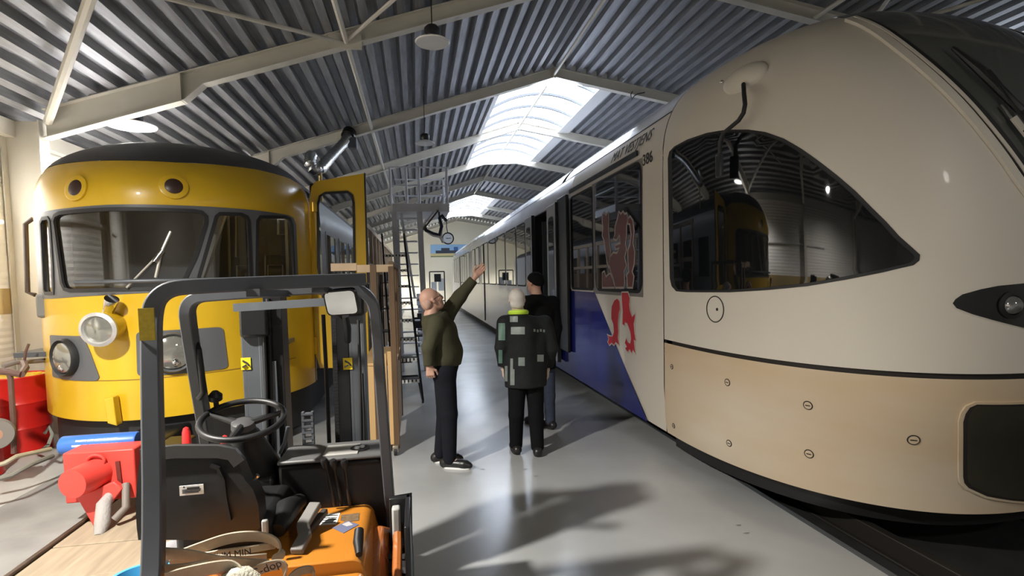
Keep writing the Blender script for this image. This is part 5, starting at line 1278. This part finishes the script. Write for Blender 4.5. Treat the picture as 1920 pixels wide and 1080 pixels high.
# clock and banner and clutter at the far end
cl_ = at(840, 447, Y=24.30); ck = thing('hanging_clock', cl_, 'round white clock hanging near the far end wall', 'clock')
MB().lathe(cl_, [(0.26, 0.0), (0.27, -0.03), (0.27, 0.12), (0.24, 0.13), (0.22, 0.0)], axis=(0, 1, 0), n=28, caps=False).build('case', black, ck)
MB().lathe(cl_+V((0, 0.02, 0)), [(0.225, 0), (0.225, 0.02)], axis=(0, 1, 0), n=28).build('dial', paper, ck)
MB().bar(cl_+V((0, 0.015, 0)), cl_+V((0.13, 0.015, 0.01)), 0.01, 0.025).build('hand', ink, ck)
MB().bar(cl_+V((0, 0.013, 0)), cl_+V((-0.09, 0.013, 0.01)), 0.01, 0.03).build('hand', ink, ck)
MB().tube([cl_+V((0, 0.05, 0.26)), cl_+V((-0.05, 0.05, 0.5)), (cl_.x, 24.35, under(cl_.x)+.06)], 0.02, 6).build('hanger', black, ck)
ba, bbn = at(807, 459, Y=YB-0.06), at(862, 481, Y=YB-0.06)
bn = thing('banner', ba.lerp(bbn, .5), 'landscape banner with a train under blue sky on the far wall', 'banner')
xx0, xx1, zz0, zz1 = ba.x, ba.x+3.2, bbn.z, ba.z
def bq(a, b, c, d, mm, nm, y=0.0): m = MB(); m.box((xx0+(xx1-xx0)*a, YB-0.06-y, zz0+(zz1-zz0)*b), (xx0+(xx1-xx0)*c, YB-0.045-y, zz0+(zz1-zz0)*d)); return m.build(nm, mm, bn, smooth=0)
bq(0, 0, 1, 1, mat('banner_sky', (0.30, 0.52, 0.80), 0.6), 'sheet')
bq(0, 0.05, 1, 0.28, mat('banner_yellow', (0.62, 0.55, 0.30), 0.6), 'pale_field', 0.012)
bq(0.12, 0.28, 0.85, 0.52, mat('banner_train', (0.03, 0.04, 0.07), 0.5), 'printed_train', 0.014)
bq(0.25, 0.5, 0.45, 0.72, mat('banner_train', (0.03, 0.04, 0.07)), 'printed_engine', 0.014); bq(0.55, 0.5, 0.65, 0.8, mat('banner_blue', (0.03, 0.12, 0.4), 0.5), 'printed_chimney', 0.014)
bq(0.0, 0.0, 1, 0.07, mat('banner_green', (0.15, 0.20, 0.06), 0.5), 'lower_edge', 0.014)
# far furniture
def far_chair(x, y, label):
    t = thing('folding_chair', (x, y, 0), label, 'chair', 'black chairs along the far end of the walkway')
    for dx in (-0.2, 0.2):
        for dy in (-0.2, 0.2): MB().bar((x+dx, y+dy, 0), (x+dx, y+dy, 0.45 if dy < 0 else 0.9), 0.03, 0.03, up=(0, 1, 0)).build('leg', black, t)
    m = MB(); m.box((x-0.22, y-0.22, 0.44), (x+0.22, y+0.22, 0.48)); m.build('seat', blackpl, t, bevel=0.01)
    m = MB(); m.box((x-0.22, y+0.19, 0.62), (x+0.22, y+0.22, 0.9)); m.build('backrest', blackpl, t, bevel=0.01)
far_chair(0.15, 13.6, 'black chair behind the olive jacketed man, nearest of the far chairs')
far_chair(0.22, 15.2, 'black chair second behind the man, past the tower foot')
bd = thing('display_stand', (0.9, 24, 0), 'black framed display stand with white papers near the far wall', 'stand')
for x in (0.60, 1.25): MB().bar((x, 24, 0), (x, 24, 2.2), 0.05, 0.05, up=(0, 1, 0)).build('post', black, bd)
for z in (0.9, 2.2): MB().bar((0.6, 24, z), (1.25, 24, z), 0.05, 0.05).build('rail', black, bd)
for x, z in ((0.66, 1.2), (0.98, 1.35)): m = MB(); m.box((x, 24.01, z), (x+0.24, 24.02, z+0.55)); m.build('paper_sheet', paper, bd, smooth=0)
m = MB(); m.box((0.80, 24.0, 1.75), (1.1, 24.04, 2.1)); m.build('dark_panel', black, bd)
wbx = None
for i, (x, y, z, lab) in enumerate(((0.25, 16.5, 0.0, 'lowest white carton of the pile past the tower'), (0.25, 16.5, 0.36, 'middle white carton of the pile past the tower'), (0.27, 16.55, 0.72, 'upper white carton of the pile past the tower'), (0.24, 16.5, 1.08, 'topmost white carton of the pile past the tower'))):
    t = thing('carton', (x, y, z), lab, 'carton', 'pile of pale cartons past the tower')
    m = MB(); m.box((x-0.24, y-0.2, z), (x+0.24, y+0.2, z+0.35)); m.build('carton_body', mat('carton_pale', (0.60, 0.60, 0.66), 0.7, noise=0.1), t, bevel=0.006)
    m = MB(); m.box((x-0.24, y-0.205, z+0.15), (x+0.24, y-0.2, z+0.19)); m.build('tape', greyf, t)
    m = MB(); m.box((x+0.02, y-0.206, z+0.22), (x+0.16, y-0.2, z+0.30)); m.build('carton_label', mat('carton_blue', (0.08, 0.14, 0.5), 0.5), t)
# ================================================================== PEOPLE
def seg(P, a, b, ra, rb):
    a = np.array(a); b = np.array(b); ab = b-a; L = max(ab.dot(ab), 1e-12)
    t = np.clip(((P-a)@ab)/L, 0, 1); return np.linalg.norm(P-(a+t[..., None]*ab), axis=-1)-(ra+(rb-ra)*t)
def ell(P, c, axes, r):
    q = (P-np.array(c))@np.array(axes).T; r = np.array(r)
    k0 = np.linalg.norm(q/r, axis=-1); k1 = np.linalg.norm(q/(r*r), axis=-1)
    return k0*(k0-1)/np.maximum(k1, 1e-9)
def smin(a, b, k):
    if k <= 0: return np.minimum(a, b)
    h = np.clip(0.5+0.5*(b-a)/k, 0, 1); return b*(1-h)+a*h-k*h*(1-h)
def field(P, groups, k0):
    D = None
    for prims, clips in groups:
        d = None
        for p in prims:
            kk = p[-1]
            e = seg(P, *p[1:5]) if p[0] == 'c' else ell(P, *p[1:4])
            d = e if d is None else smin(d, e, kk)
        for c, n in clips: d = np.maximum(d, (P-np.array(c))@np.array(V(n).normalized()))
        D = d if D is None else smin(D, d, k0)
    return D
def surfnet(groups, h, k0=0.02, pad=0.03):
    pts = []
    for prims, _ in groups:
        for p in prims:
            if p[0] == 'c':
                for q, r in ((p[1], p[3]), (p[2], p[4])): pts += [np.array(q)-r, np.array(q)+r]
            else: r = max(p[3]); pts += [np.array(p[1])-r, np.array(p[1])+r]
    lo = np.min(pts, 0)-pad; hi = np.max(pts, 0)+pad
    N = np.ceil((hi-lo)/h).astype(int)+1
    ax = [lo[i]+h*np.arange(N[i]) for i in range(3)]
    P = np.stack(np.meshgrid(*ax, indexing='ij'), -1)
    F = field(P, groups, k0)
    S = F < 0
    c = np.zeros(N-1, int); num = np.zeros(tuple(N-1)+(3,)); cnt = np.zeros(N-1)
    sl = lambda o, e: tuple(slice(o[i], N[i]-1+o[i]) for i in range(3))
    corners = [(i, j, k) for i in (0, 1) for j in (0, 1) for k in (0, 1)]
    for o in corners:
        for d in range(3):
            if o[d]: continue
            o2 = list(o); o2[d] = 1
            fa, fb = F[sl(o, 0)], F[sl(o2, 0)]; m = (fa < 0) != (fb < 0)
            t = np.where(m, fa/np.where(m, fa-fb, 1), 0)
            e = np.zeros(3); e[d] = 1
            num += m[..., None]*(np.array(o)+t[..., None]*e); cnt += m
    act = cnt > 0; idx = -np.ones(N-1, int); idx[act] = np.arange(act.sum())
    cell = np.argwhere(act); vs = lo+h*(cell+num[act]/cnt[act][:, None])
    faces = []
    for d in range(3):
        a, b = [(1, 2), (2, 0), (0, 1)][d]
        s0 = [slice(1, N[i]-1) for i in range(3)]; s0[d] = slice(0, N[d]-1); s1 = list(s0); s1[d] = slice(1, N[d])
        A = S[tuple(s0)]; B = S[tuple(s1)]
        off = np.array([s.start for s in s0])
        for flip, m in ((False, A & ~B), (True, ~A & B)):
            e = np.argwhere(m)+off
            if not len(e): continue
            da = np.zeros(3, int); da[a] = 1; db = np.zeros(3, int); db[b] = 1
            q = [idx[tuple((e-x).T)] for x in (da*0, da, da+db, db)]
            f = np.stack(q, 1); faces.append(f if not flip else f[:, ::-1])
    return vs, np.concatenate(faces)
def mesh_obj(name, parts, mt, parent, smooth_it=2):
    o0 = ORG[parent.name]; vs = []; fs = []; n = 0
    for v, f in parts: vs.append(v); fs += (f+n).tolist(); n += len(v)
    vs = np.concatenate(vs)-np.array(o0)
    me = bpy.data.meshes.new(name); me.from_pydata(vs.tolist(), [], fs); me.materials.append(mt)
    if smooth_it:
        bm = bmesh.new(); bm.from_mesh(me)
        for _ in range(smooth_it): bmesh.ops.smooth_vert(bm, verts=bm.verts, factor=0.5, use_axis_x=True, use_axis_y=True, use_axis_z=True)
        bmesh.ops.recalc_face_normals(bm, faces=bm.faces); bm.to_mesh(me); bm.free()
    me.polygons.foreach_set('use_smooth', [True]*len(me.polygons))
    o = bpy.data.objects.new(name, me); COL.objects.link(o); o.parent = parent; ORG[o.name] = o0; return o
def hand(wr, d, side, nrm, curl, point=False):
    """wrist, direction of the hand, direction of the thumb side, palm normal; five fingers"""
    d = V(d).normalized(); s = V(side); s = (s-d*s.dot(d)).normalized(); n = d.cross(s)
    if n.dot(V(nrm)) < 0: n = -n
    pr = [('c', wr-d*0.03, wr+d*0.01, 0.027, 0.028, 0.012)]
    for k in range(4): pr.append(('c', wr+d*0.012+s*(0.022-0.0145*k)*0.7, wr+d*0.078+s*(0.029-0.0195*k), 0.016, 0.0125, 0.012))
    for k, (L, r) in enumerate(((0.072, .0088), (0.080, .009), (0.074, .0086), (0.058, .0078))):
        b = wr+d*0.082+s*(0.030-0.0195*k); c = curl if not (point and k == 0) else 0.15
        a1 = c*0.9; a2 = c*2.1; a3 = c*2.9; fan = s*(0.12-0.08*k)
        p1 = b+((d+fan*.5)*math.cos(a1)+n*math.sin(a1))*L*0.45; p2 = p1+(d*math.cos(a2)+n*math.sin(a2))*L*0.32; p3 = p2+(d*math.cos(a3)+n*math.sin(a3))*L*0.24
        pr += [('c', b, p1, r*1.1, r, 0.006), ('c', p1, p2, r, r*.92, 0.003), ('c', p2, p3, r*.92, r*.8, 0.003)]
    t0 = wr+d*0.022+s*0.024; t1 = t0+(d*0.6+s*0.75+n*0.3).normalized()*0.040; t2 = t1+(d*0.95+s*0.25+n*0.35*(1+curl)).normalized()*0.032; t3 = t2+(d*1.0-s*0.05+n*0.4).normalized()*0.022
    pr += [('c', t0, t1, .0155, .012, .010), ('c', t1, t2, .0115, .0105, .004), ('c', t2, t3, .0105, .0085, .003)]
    return surfnet([(pr, [])], 0.0042, 0.004, 0.012)
def head_prims(c, f, up, sc=1.0, hairless=True):
    f = V(f).normalized(); up = V(up); s = f.cross(up).normalized(); up = s.cross(f).normalized()   # s: the person's right
    A = [f, s, up]; g = lambda x, y, z: V(c)+(f*x+s*y+up*z)*sc
    E = lambda x, y, z, rx, ry, rz, k: ('e', g(x, y, z), A, (rx*sc, ry*sc, rz*sc), k)
    pr = [E(-0.012, 0, 0.032, .098, .077, .090, 0.01), E(0.030, 0, -0.045, .062, .058, .078, 0.03), E(0.052, 0, -0.092, .034, .036, .026, 0.03),
          E(0.082, 0, 0.020, .016, .052, .014, 0.02), E(0.100, 0, -0.022, .022, .013, .026, 0.012), E(0.108, 0, -0.036, .014, .016, .010, 0.008),
          E(0.086, 0, -0.067, .012, .024, .006, 0.008), E(0.086, 0, -0.080, .012, .021, .006, 0.008),
          E(0.070, .040, -0.025, .022, .022, .020, 0.02), E(0.070, -.040, -0.025, .022, .022, .020, 0.02)]
    for y in (1, -1): pr += [E(-0.010, .079*y, -0.008, .018, .009, .031, 0.004), E(-0.022, .085*y, 0.0, .012, .005, .024, 0.003)]
    return pr, g, (f, s, up)
def person(root, headc, face, up, J, R, skin_m, hands):
    """J: joints; R: dict of radii tweaks"""
    hp, g, ax = head_prims(headc, face, up)
    pr = list(hp)
    pr += [('c', J['neck'], g(-0.02, 0, -0.06), .056, .054, 0.02)]
    b = [('c', J['neck'], J['chest'], .06, .12, .05), ('c', J['chest'], J['pelvis'], .12, .125, .06)]
    for s in 'lr':
        b += [('c', J['chest'], J['sh'+s], .09, .06, .05), ('c', J['sh'+s], J['el'+s], .050, .038, .03), ('c', J['el'+s], J['wr'+s], .037, .026, .015),
              ('c', J['hip'+s], J['kn'+s], .080, .054, .04), ('c', J['kn'+s], J['an'+s], .052, .036, .02), ('c', J['an'+s], J['to'+s], .038, .026, .02)]
    v = [surfnet([(pr+b, [])], 0.0105, 0.02)]
    v[0] = surfnet([(pr+b, [])], 0.009, 0.02)
    for h_ in hands: v.append(hand(*h_))
    body = mesh_obj('body', v, skin_m, root, 1)
    return body, g, ax
def eyes(root, g, ax):
    for y in (-1, 1):
        m = MB(); m.ball(g(0.079, 0.031*y, 0.0), 0.0125, 10); e = m.build('eye', paper, root)
        m = MB(); m.ball(g(0.0885, 0.031*y, 0.0), 0.0055, 8); m.build('iris', ink, e)
def shoe(root, an, toe, mt_, sole_m, name='shoe'):
    an = V(an); toe = V(toe); d = V((toe.x-an.x, toe.y-an.y, 0)).normalized(); hl = V((an.x, an.y, 0))-d*0.055; tp = V((an.x, an.y, 0))+d*0.20
    pr = [('c', hl+V((0, 0, .052)), tp-d*.05+V((0, 0, .045)), .046, .048, .02), ('c', hl+V((0, 0, .05)), V((an.x, an.y, .105)), .042, .046, .02), ('c', tp-d*.06+V((0, 0, .042)), tp-d*.005+V((0, 0, .034)), .047, .036, .02)]
    o = mesh_obj(name, [surfnet([(pr, [((0, 0, .018), (0, 0, -1)), ((0, 0, .125), (0, 0, 1))])], .008, .01)], mt_, root, 1)
    s = d.cross(V((0, 0, 1)))
    ol = []
    for k in range(24):
        a = 2*PI*k/24; c = V((an.x, an.y, 0))+d*0.072; ol.append(c+d*(0.136*math.copysign(abs(math.cos(a))**.8, math.cos(a)))+s*(0.045*math.copysign(abs(math.sin(a))**.7, math.sin(a))))
    MB().prism(ol, (0, 0, 0.022)).build('sole', sole_m, o, bevel=0.004)
    return o
def onto(target, quads, off, name, mt_, res=4):
    """small patches laid over a garment where the photograph shows them"""
    from mathutils.bvhtree import BVHTree
    me = target.data; org = ORG[target.name]
    bv = BVHTree.FromPolygons([v.co+org for v in me.vertices], [p.vertices[:] for p in me.polygons])
    for q in quads:
        mb = MB(); ids = {}
        for i in range(res+1):
            for j in range(res+1):
                a, b = i/res, j/res
                u = (q[0][0]*(1-a)+q[1][0]*a)*(1-b)+(q[3][0]*(1-a)+q[2][0]*a)*b; v = (q[0][1]*(1-a)+q[1][1]*a)*(1-b)+(q[3][1]*(1-a)+q[2][1]*a)*b
                d = (at(u, v, Y=5.0)-EYE).normalized(); hit = bv.ray_cast(EYE, d)
                if hit[0] is not None: ids[(i, j)] = len(mb.v); mb.v.append(hit[0]+hit[1]*off)
        for i in range(res):
            for j in range(res):
                k = [(i, j), (i+1, j), (i+1, j+1), (i, j+1)]
                if all(x in ids for x in k): mb.f.append([ids[x] for x in k]); mb.m.append(0)
        if mb.f: mb.build(name, mt_, target, recalc=False)
rq = lambda u0, v0, u1, v1: [(u0, v0), (u1, v0), (u1, v1), (u0, v1)]
C_ = lambda a, b, ra, rb, k=.03: ('c', a, b, ra, rb, k)

# ---- man in olive jacket, pointing up at the train
def man_pointing():
    root = thing('person', at(838, 868, Z=0.0), 'balding man with glasses in olive jacket pointing up at the white train', 'person', kind=None)
    J = dict(neck=at(808, 592, Y=5.24), chest=at(826, 622, Y=5.24), pelvis=at(833, 690, Y=5.24),
             shr=at(817, 606, Y=5.06), elr=at(803, 652, Y=4.99), wrr=at(804, 683, Y=5.03),
             shl=at(834, 594, Y=5.42), ell=at(862, 556, Y=5.46), wrl=at(888, 524, Y=5.42),
             hipr=at(833, 698, Y=5.15), knr=at(842, 776, Y=5.14), anr=at(843, 856, Y=5.17), tor=at(868, 868, Y=5.12),
             hipl=at(833, 696, Y=5.34), knl=at(834, 772, Y=5.36), anl=at(826, 849, Y=5.36), tol=at(850, 858, Y=5.34))
    J['anr'].z = J['anl'].z = 0.09; J['tor'].z = J['tol'].z = 0.04
    hc = at(809, 562, Y=5.24); f = V((0.86, 0.30, 0.42)); up = V((-0.42, -0.1, 0.9))
    body, g, ax = person(root, hc, f, up, J, {}, skin,
        [(J['wrr']+V((0.004, 0, -0.02)), (0.10, 0.0, -1), (1, -0.2, 0), (0, 1, 0), 0.75),
         (J['wrl']+V((0.02, 0, 0.03)), (0.62, -0.05, 0.78), (-0.6, 0.0, 0.6), (0.5, 0, -0.6), 0.35, True)])
    eyes(root, g, ax)
    for y in (-1, 1):
        MB().tube([g(0.092, y*0.008, 0.004), g(0.098, y*0.03, 0.014), g(0.090, y*0.055, 0.008), g(0.088, y*0.055, -0.018), g(0.096, y*0.03, -0.024), g(0.092, y*0.01, -0.014)], .0024, 6, closed=True).build('glasses', black, root)
        MB().tube([g(0.090, y*0.056, 0.004), g(0.03, y*0.082, 0.008), g(-0.012, y*0.086, 0.004)], .0026, 6).build('glasses_temple', black, root)
    hr = [('e', g(-0.055, 0, -0.005), ax, (.060, .078, .062), .02), ('e', g(-0.075, 0, -0.03), ax, (.035, .066, .045), .02)]
    hair = mesh_obj('hair', [surfnet([(hr, [(g(-0.035, 0, 0), ax[0]), (g(0, 0, 0.045), ax[2])])], .007, .01)], mat('grey_hair', (0.47, 0.30, 0.24), 0.8, bump=0.4, bscale=120), root, 1)
    nk = J['neck']
    hem = at(833, 686, Y=5.24)
    tor = [C_(nk+V((0.02, 0, -0.06)), J['chest']+V((0.0, 0, 0.0)), .115, .150, .05), C_(J['chest'], at(834, 660, Y=5.24), .150, .168, .06), C_(at(834, 660, Y=5.24), hem+V((0, 0, -0.1)), .168, .150, .05),
           C_(at(826, 618, Y=5.13), at(832, 668, Y=5.15), .11, .115, .05), C_(at(826, 618, Y=5.36), at(832, 668, Y=5.34), .11, .115, .05), C_(J['shr'], J['shl'], .085, .085, .05)]
    sr = [C_(J['shr'], J['elr'], .078, .062, .03), C_(J['elr'], J['wrr']+V((0, 0, -.05)), .060, .046, .02)]
    sl_ = [C_(J['chest'], J['shl'], .11, .088, .04), C_(J['shl'], J['ell'], .090, .070, .03), C_(J['ell'], J['wrl']+(J['wrl']-J['ell'])*.1, .068, .050, .03)]
    hemn = V((0.06, 0, -1))
    jk = mesh_obj('jacket', [surfnet([(tor, [(hem, hemn), (nk+V((0, 0, 0.005)), (-0.25, 0, 1))]), (sr, [(J['wrr']+V((0, 0, -.012)), (0.05, 0, -1))]), (sl_, [(J['wrl'], J['wrl']-J['ell'])])], .0095, .03)], olive, root, 2)
    ring = [nk+V((0.012, 0, 0.006))+V((math.cos(a)*.082, math.sin(a)*.080, math.cos(a)*0.02)) for a in [2*PI*i/24 for i in range(24)]]
    MB().tube(ring, .017, 8, closed=True).build('collar', olive, jk)
    ring = [hem+V((math.cos(a)*.160, math.sin(a)*.205, math.cos(a)*0.008)) for a in [2*PI*i/36 for i in range(36)]]
    tr = []
    for s in 'rl':
        tr += [C_(J['pelvis']+V((0, 0, .04)), J['hip'+s], .135, .118, .04), C_(J['hip'+s], J['kn'+s], .112, .083, .03), C_(J['kn'+s], J['an'+s], .081, .066, .02)]
    mesh_obj('trousers', [surfnet([(tr, [((0, 0, .055), (0, 0, -1)), (hem+V((0, 0, .09)), (0, 0, 1))])], .0105, .02)], navy, root, 2)
    shoe(root, J['anr'], J['tor'], black, sole); shoe(root, J['anl'], J['tol'], black, sole)
man_pointing()

def man_back():
    root = thing('person', at(988, 856, Z=0.0), 'white haired person seen from behind in dark work jacket with reflective patches and neon collar', 'person')
    Y = 5.38
    J = dict(neck=at(972, 588, Y=Y), chest=at(982, 622, Y=Y), pelvis=at(986, 700, Y=Y),
             shl=at(946, 606, Y=Y), ell=at(940, 652, Y=Y-.03), wrl=at(944, 686, Y=Y+.05), shr=at(1022, 606, Y=Y), elr=at(1034, 652, Y=Y-.02), wrr=at(1026, 688, Y=Y+.12),
             hipl=at(970, 706, Y=Y), knl=at(968, 778, Y=Y-.01), anl=at(968, 845, Y=5.46), hipr=at(1002, 706, Y=Y), knr=at(1005, 780, Y=Y-.02), anr=at(1008, 850, Y=5.34))
    J['tol'] = J['anl']+V((0.0, 0.16, -.05)); J['tor'] = J['anr']+V((0.03, 0.15, -.05))
    J['anr'].z = J['anl'].z = 0.09; J['tor'].z = J['tol'].z = 0.04
    hc = at(969, 562, Y=Y); f = V((0.12, 1, 0.15)); up = V((-0.03, -0.12, 1))
    body, g, ax = person(root, hc, f, up, J, {}, skin2,
        [(J['wrl']+V((0, 0, -.02)), (0.02, 0.1, -1), (0.2, 1, 0), (1, 0, 0), 0.5), (J['wrr']+V((0, 0, -.02)), (-0.05, 0.25, -1), (-0.2, 1, 0), (-1, 0, 0), 0.5)])
    eyes(root, g, ax)
    hr = [('e', g(-0.022, 0, 0.030), ax, (.096, .083, .088), .02), ('e', g(-0.06, 0, -0.03), ax, (.05, .074, .055), .02)]
    mesh_obj('hair', [surfnet([(hr, [(g(0.045, 0, 0), ax[0]), (g(0, 0, -0.07), -ax[2])])], .007, .01)], hairw, root, 1)
    hem = at(986, 724, Y=Y); nk = J['neck']
    tor = [C_(nk+V((0, 0, -.05)), J['chest'], .10, .145, .05), C_(J['chest'], hem+V((0, 0, -.1)), .15, .165, .05), C_(J['shl']+V((.02, 0, -.01)), J['shr']+V((-.02, 0, -.01)), .085, .085, .05),
           C_(at(958, 630, Y=Y), at(968, 730, Y=Y), .10, .115, .05), C_(at(1010, 630, Y=Y), at(1004, 730, Y=Y), .10, .115, .05)]
    sl_ = [C_(J['shl'], J['ell'], .082, .068, .03), C_(J['ell'], J['wrl']+V((0, 0, -.05)), .066, .052, .02)]
    sr = [C_(J['shr'], J['elr'], .082, .070, .03), C_(J['elr'], J['wrr']+V((0, 0, -.05)), .068, .052, .02)]
    jk = mesh_obj('work_jacket', [surfnet([(tor, [(hem, (0, 0, -1)), (nk+V((0, 0, .0)), (0, 0, 1))]), (sl_, [(J['wrl'], (0, 0, -1))]), (sr, [(J['wrr'], (0, 0, -1))])], .0095, .025)], darkj, root, 2)
    ring = [nk+V((0, 0.005, 0.01))+V((math.cos(a)*.083, math.sin(a)*.088, -math.sin(a)*0.01)) for a in [2*PI*i/24 for i in range(24)]]
    MB().tube(ring, .026, 8, closed=True).build('collar', neon, jk)
    onto(jk, [rq(958, 613, 984, 627), rq(972, 670, 984, 686), rq(1007, 665, 1019, 678), rq(957, 672, 962, 692), rq(957, 692, 965, 722), rq(947, 686, 952, 715), rq(956, 593, 971, 604)], .004, 'reflective_patch', refl)
    onto(jk, [rq(935, 606, 947, 638), rq(935, 656, 942, 681)], .004, 'green_reflective_patch', reflg)
    onto(jk, [rq(1000+6*k, 617+(k % 2), 1003.5+6*k, 622+(k % 2)) for k in range(4)], .004, 'printed_mark', refl, 1)
    tr = []
    for s in 'rl':
        tr += [C_(J['pelvis'], J['hip'+s], .13, .105, .03), C_(J['hip'+s], J['kn'+s], .100, .080, .02), C_(J['kn'+s], J['an'+s], .078, .068, .02)]
    mesh_obj('trousers', [surfnet([(tr, [((0, 0, .055), (0, 0, -1)), (hem+V((0, 0, .08)), (0, 0, 1))])], .0105, .012)], blackc, root, 2)
    shoe(root, J['anr'], J['tor'], black, rubber); shoe(root, J['anl'], J['tol'], black, rubber)
man_back()

def man_dark():
    root = thing('person', at(1022, 800, Z=0.0), 'person in black coat and black knitted hat, half hidden behind the reflective jacket', 'person')
    Y = 6.30
    J = dict(neck=at(1006, 556, Y=Y), chest=at(1014, 586, Y=Y), pelvis=at(1018, 672, Y=Y),
             shl=at(988, 568, Y=Y-.05), ell=at(984, 612, Y=Y+.05), wrl=at(990, 648, Y=Y+.1), shr=at(1036, 568, Y=Y), elr=at(1044, 615, Y=Y-.02), wrr=at(1040, 652, Y=Y+.05),
             hipl=at(1008, 680, Y=Y), knl=at(1008, 740, Y=Y), anl=at(1006, 792, Y=6.42), hipr=at(1026, 680, Y=Y), knr=at(1030, 742, Y=Y-.02), anr=at(1032, 795, Y=6.25))
    J['tol'] = J['anl']+V((-0.08, 0.14, -.05)); J['tor'] = J['anr']+V((-0.06, 0.15, -.05))
    J['anr'].z = J['anl'].z = 0.09; J['tor'].z = J['tol'].z = 0.04
    hc = at(1003, 530, Y=Y); f = V((-0.55, 0.8, 0.12)); up = V((0, -0.1, 1))
    body, g, ax = person(root, hc, f, up, J, {}, skin,
        [(J['wrl']+V((0, 0, -.02)), (0.02, 0.1, -1), (0.2, 1, 0), (1, 0, 0), 0.5), (J['wrr']+V((0, 0, -.02)), (-0.05, 0.2, -1), (-0.2, 1, 0), (-1, 0, 0), 0.5)])
    eyes(root, g, ax)
    hr = [('e', g(-0.012, 0, 0.040), ax, (.112, .093, .092), .02), ('e', g(-0.05, 0, 0.0), ax, (.065, .086, .06), .02)]
    hat = mesh_obj('knitted_hat', [surfnet([(hr, [(g(0, 0, 0.012), (-ax[2]*1.0+ax[0]*0.45))])], .008, .01)], blackc, root, 1)
    hem = at(1018, 690, Y=Y); nk = J['neck']
    tor = [C_(nk+V((0, 0, -.05)), J['chest'], .10, .15, .05), C_(J['chest'], hem+V((0, 0, -.1)), .155, .165, .05), C_(J['shl'], J['shr'], .088, .088, .05)]
    ss = [C_(J['shl'], J['ell'], .082, .066, .03), C_(J['ell'], J['wrl']+V((0, 0, -.05)), .064, .05, .02)]
    sr = [C_(J['shr'], J['elr'], .082, .066, .03), C_(J['elr'], J['wrr']+V((0, 0, -.05)), .064, .05, .02)]
    mesh_obj('coat', [surfnet([(tor, [(hem, (0, 0, -1)), (nk+V((0, 0, .03)), (0, 0, 1))]), (ss, [(J['wrl'], (0, 0, -1))]), (sr, [(J['wrr'], (0, 0, -1))])], .011, .025)], blackc, root, 2)
    tr = []
    for s in 'rl':
        tr += [C_(J['pelvis'], J['hip'+s], .13, .10, .03), C_(J['hip'+s], J['kn'+s], .096, .074, .02), C_(J['kn'+s], J['an'+s], .072, .062, .02)]
    mesh_obj('jeans', [surfnet([(tr, [((0, 0, .055), (0, 0, -1)), (hem+V((0, 0, .1)), (0, 0, 1))])], .0115, .012)], jeans, root, 2)
    shoe(root, J['anr'], J['tor'], black, rubber); shoe(root, J['anl'], J['tol'], black, rubber)
man_dark()
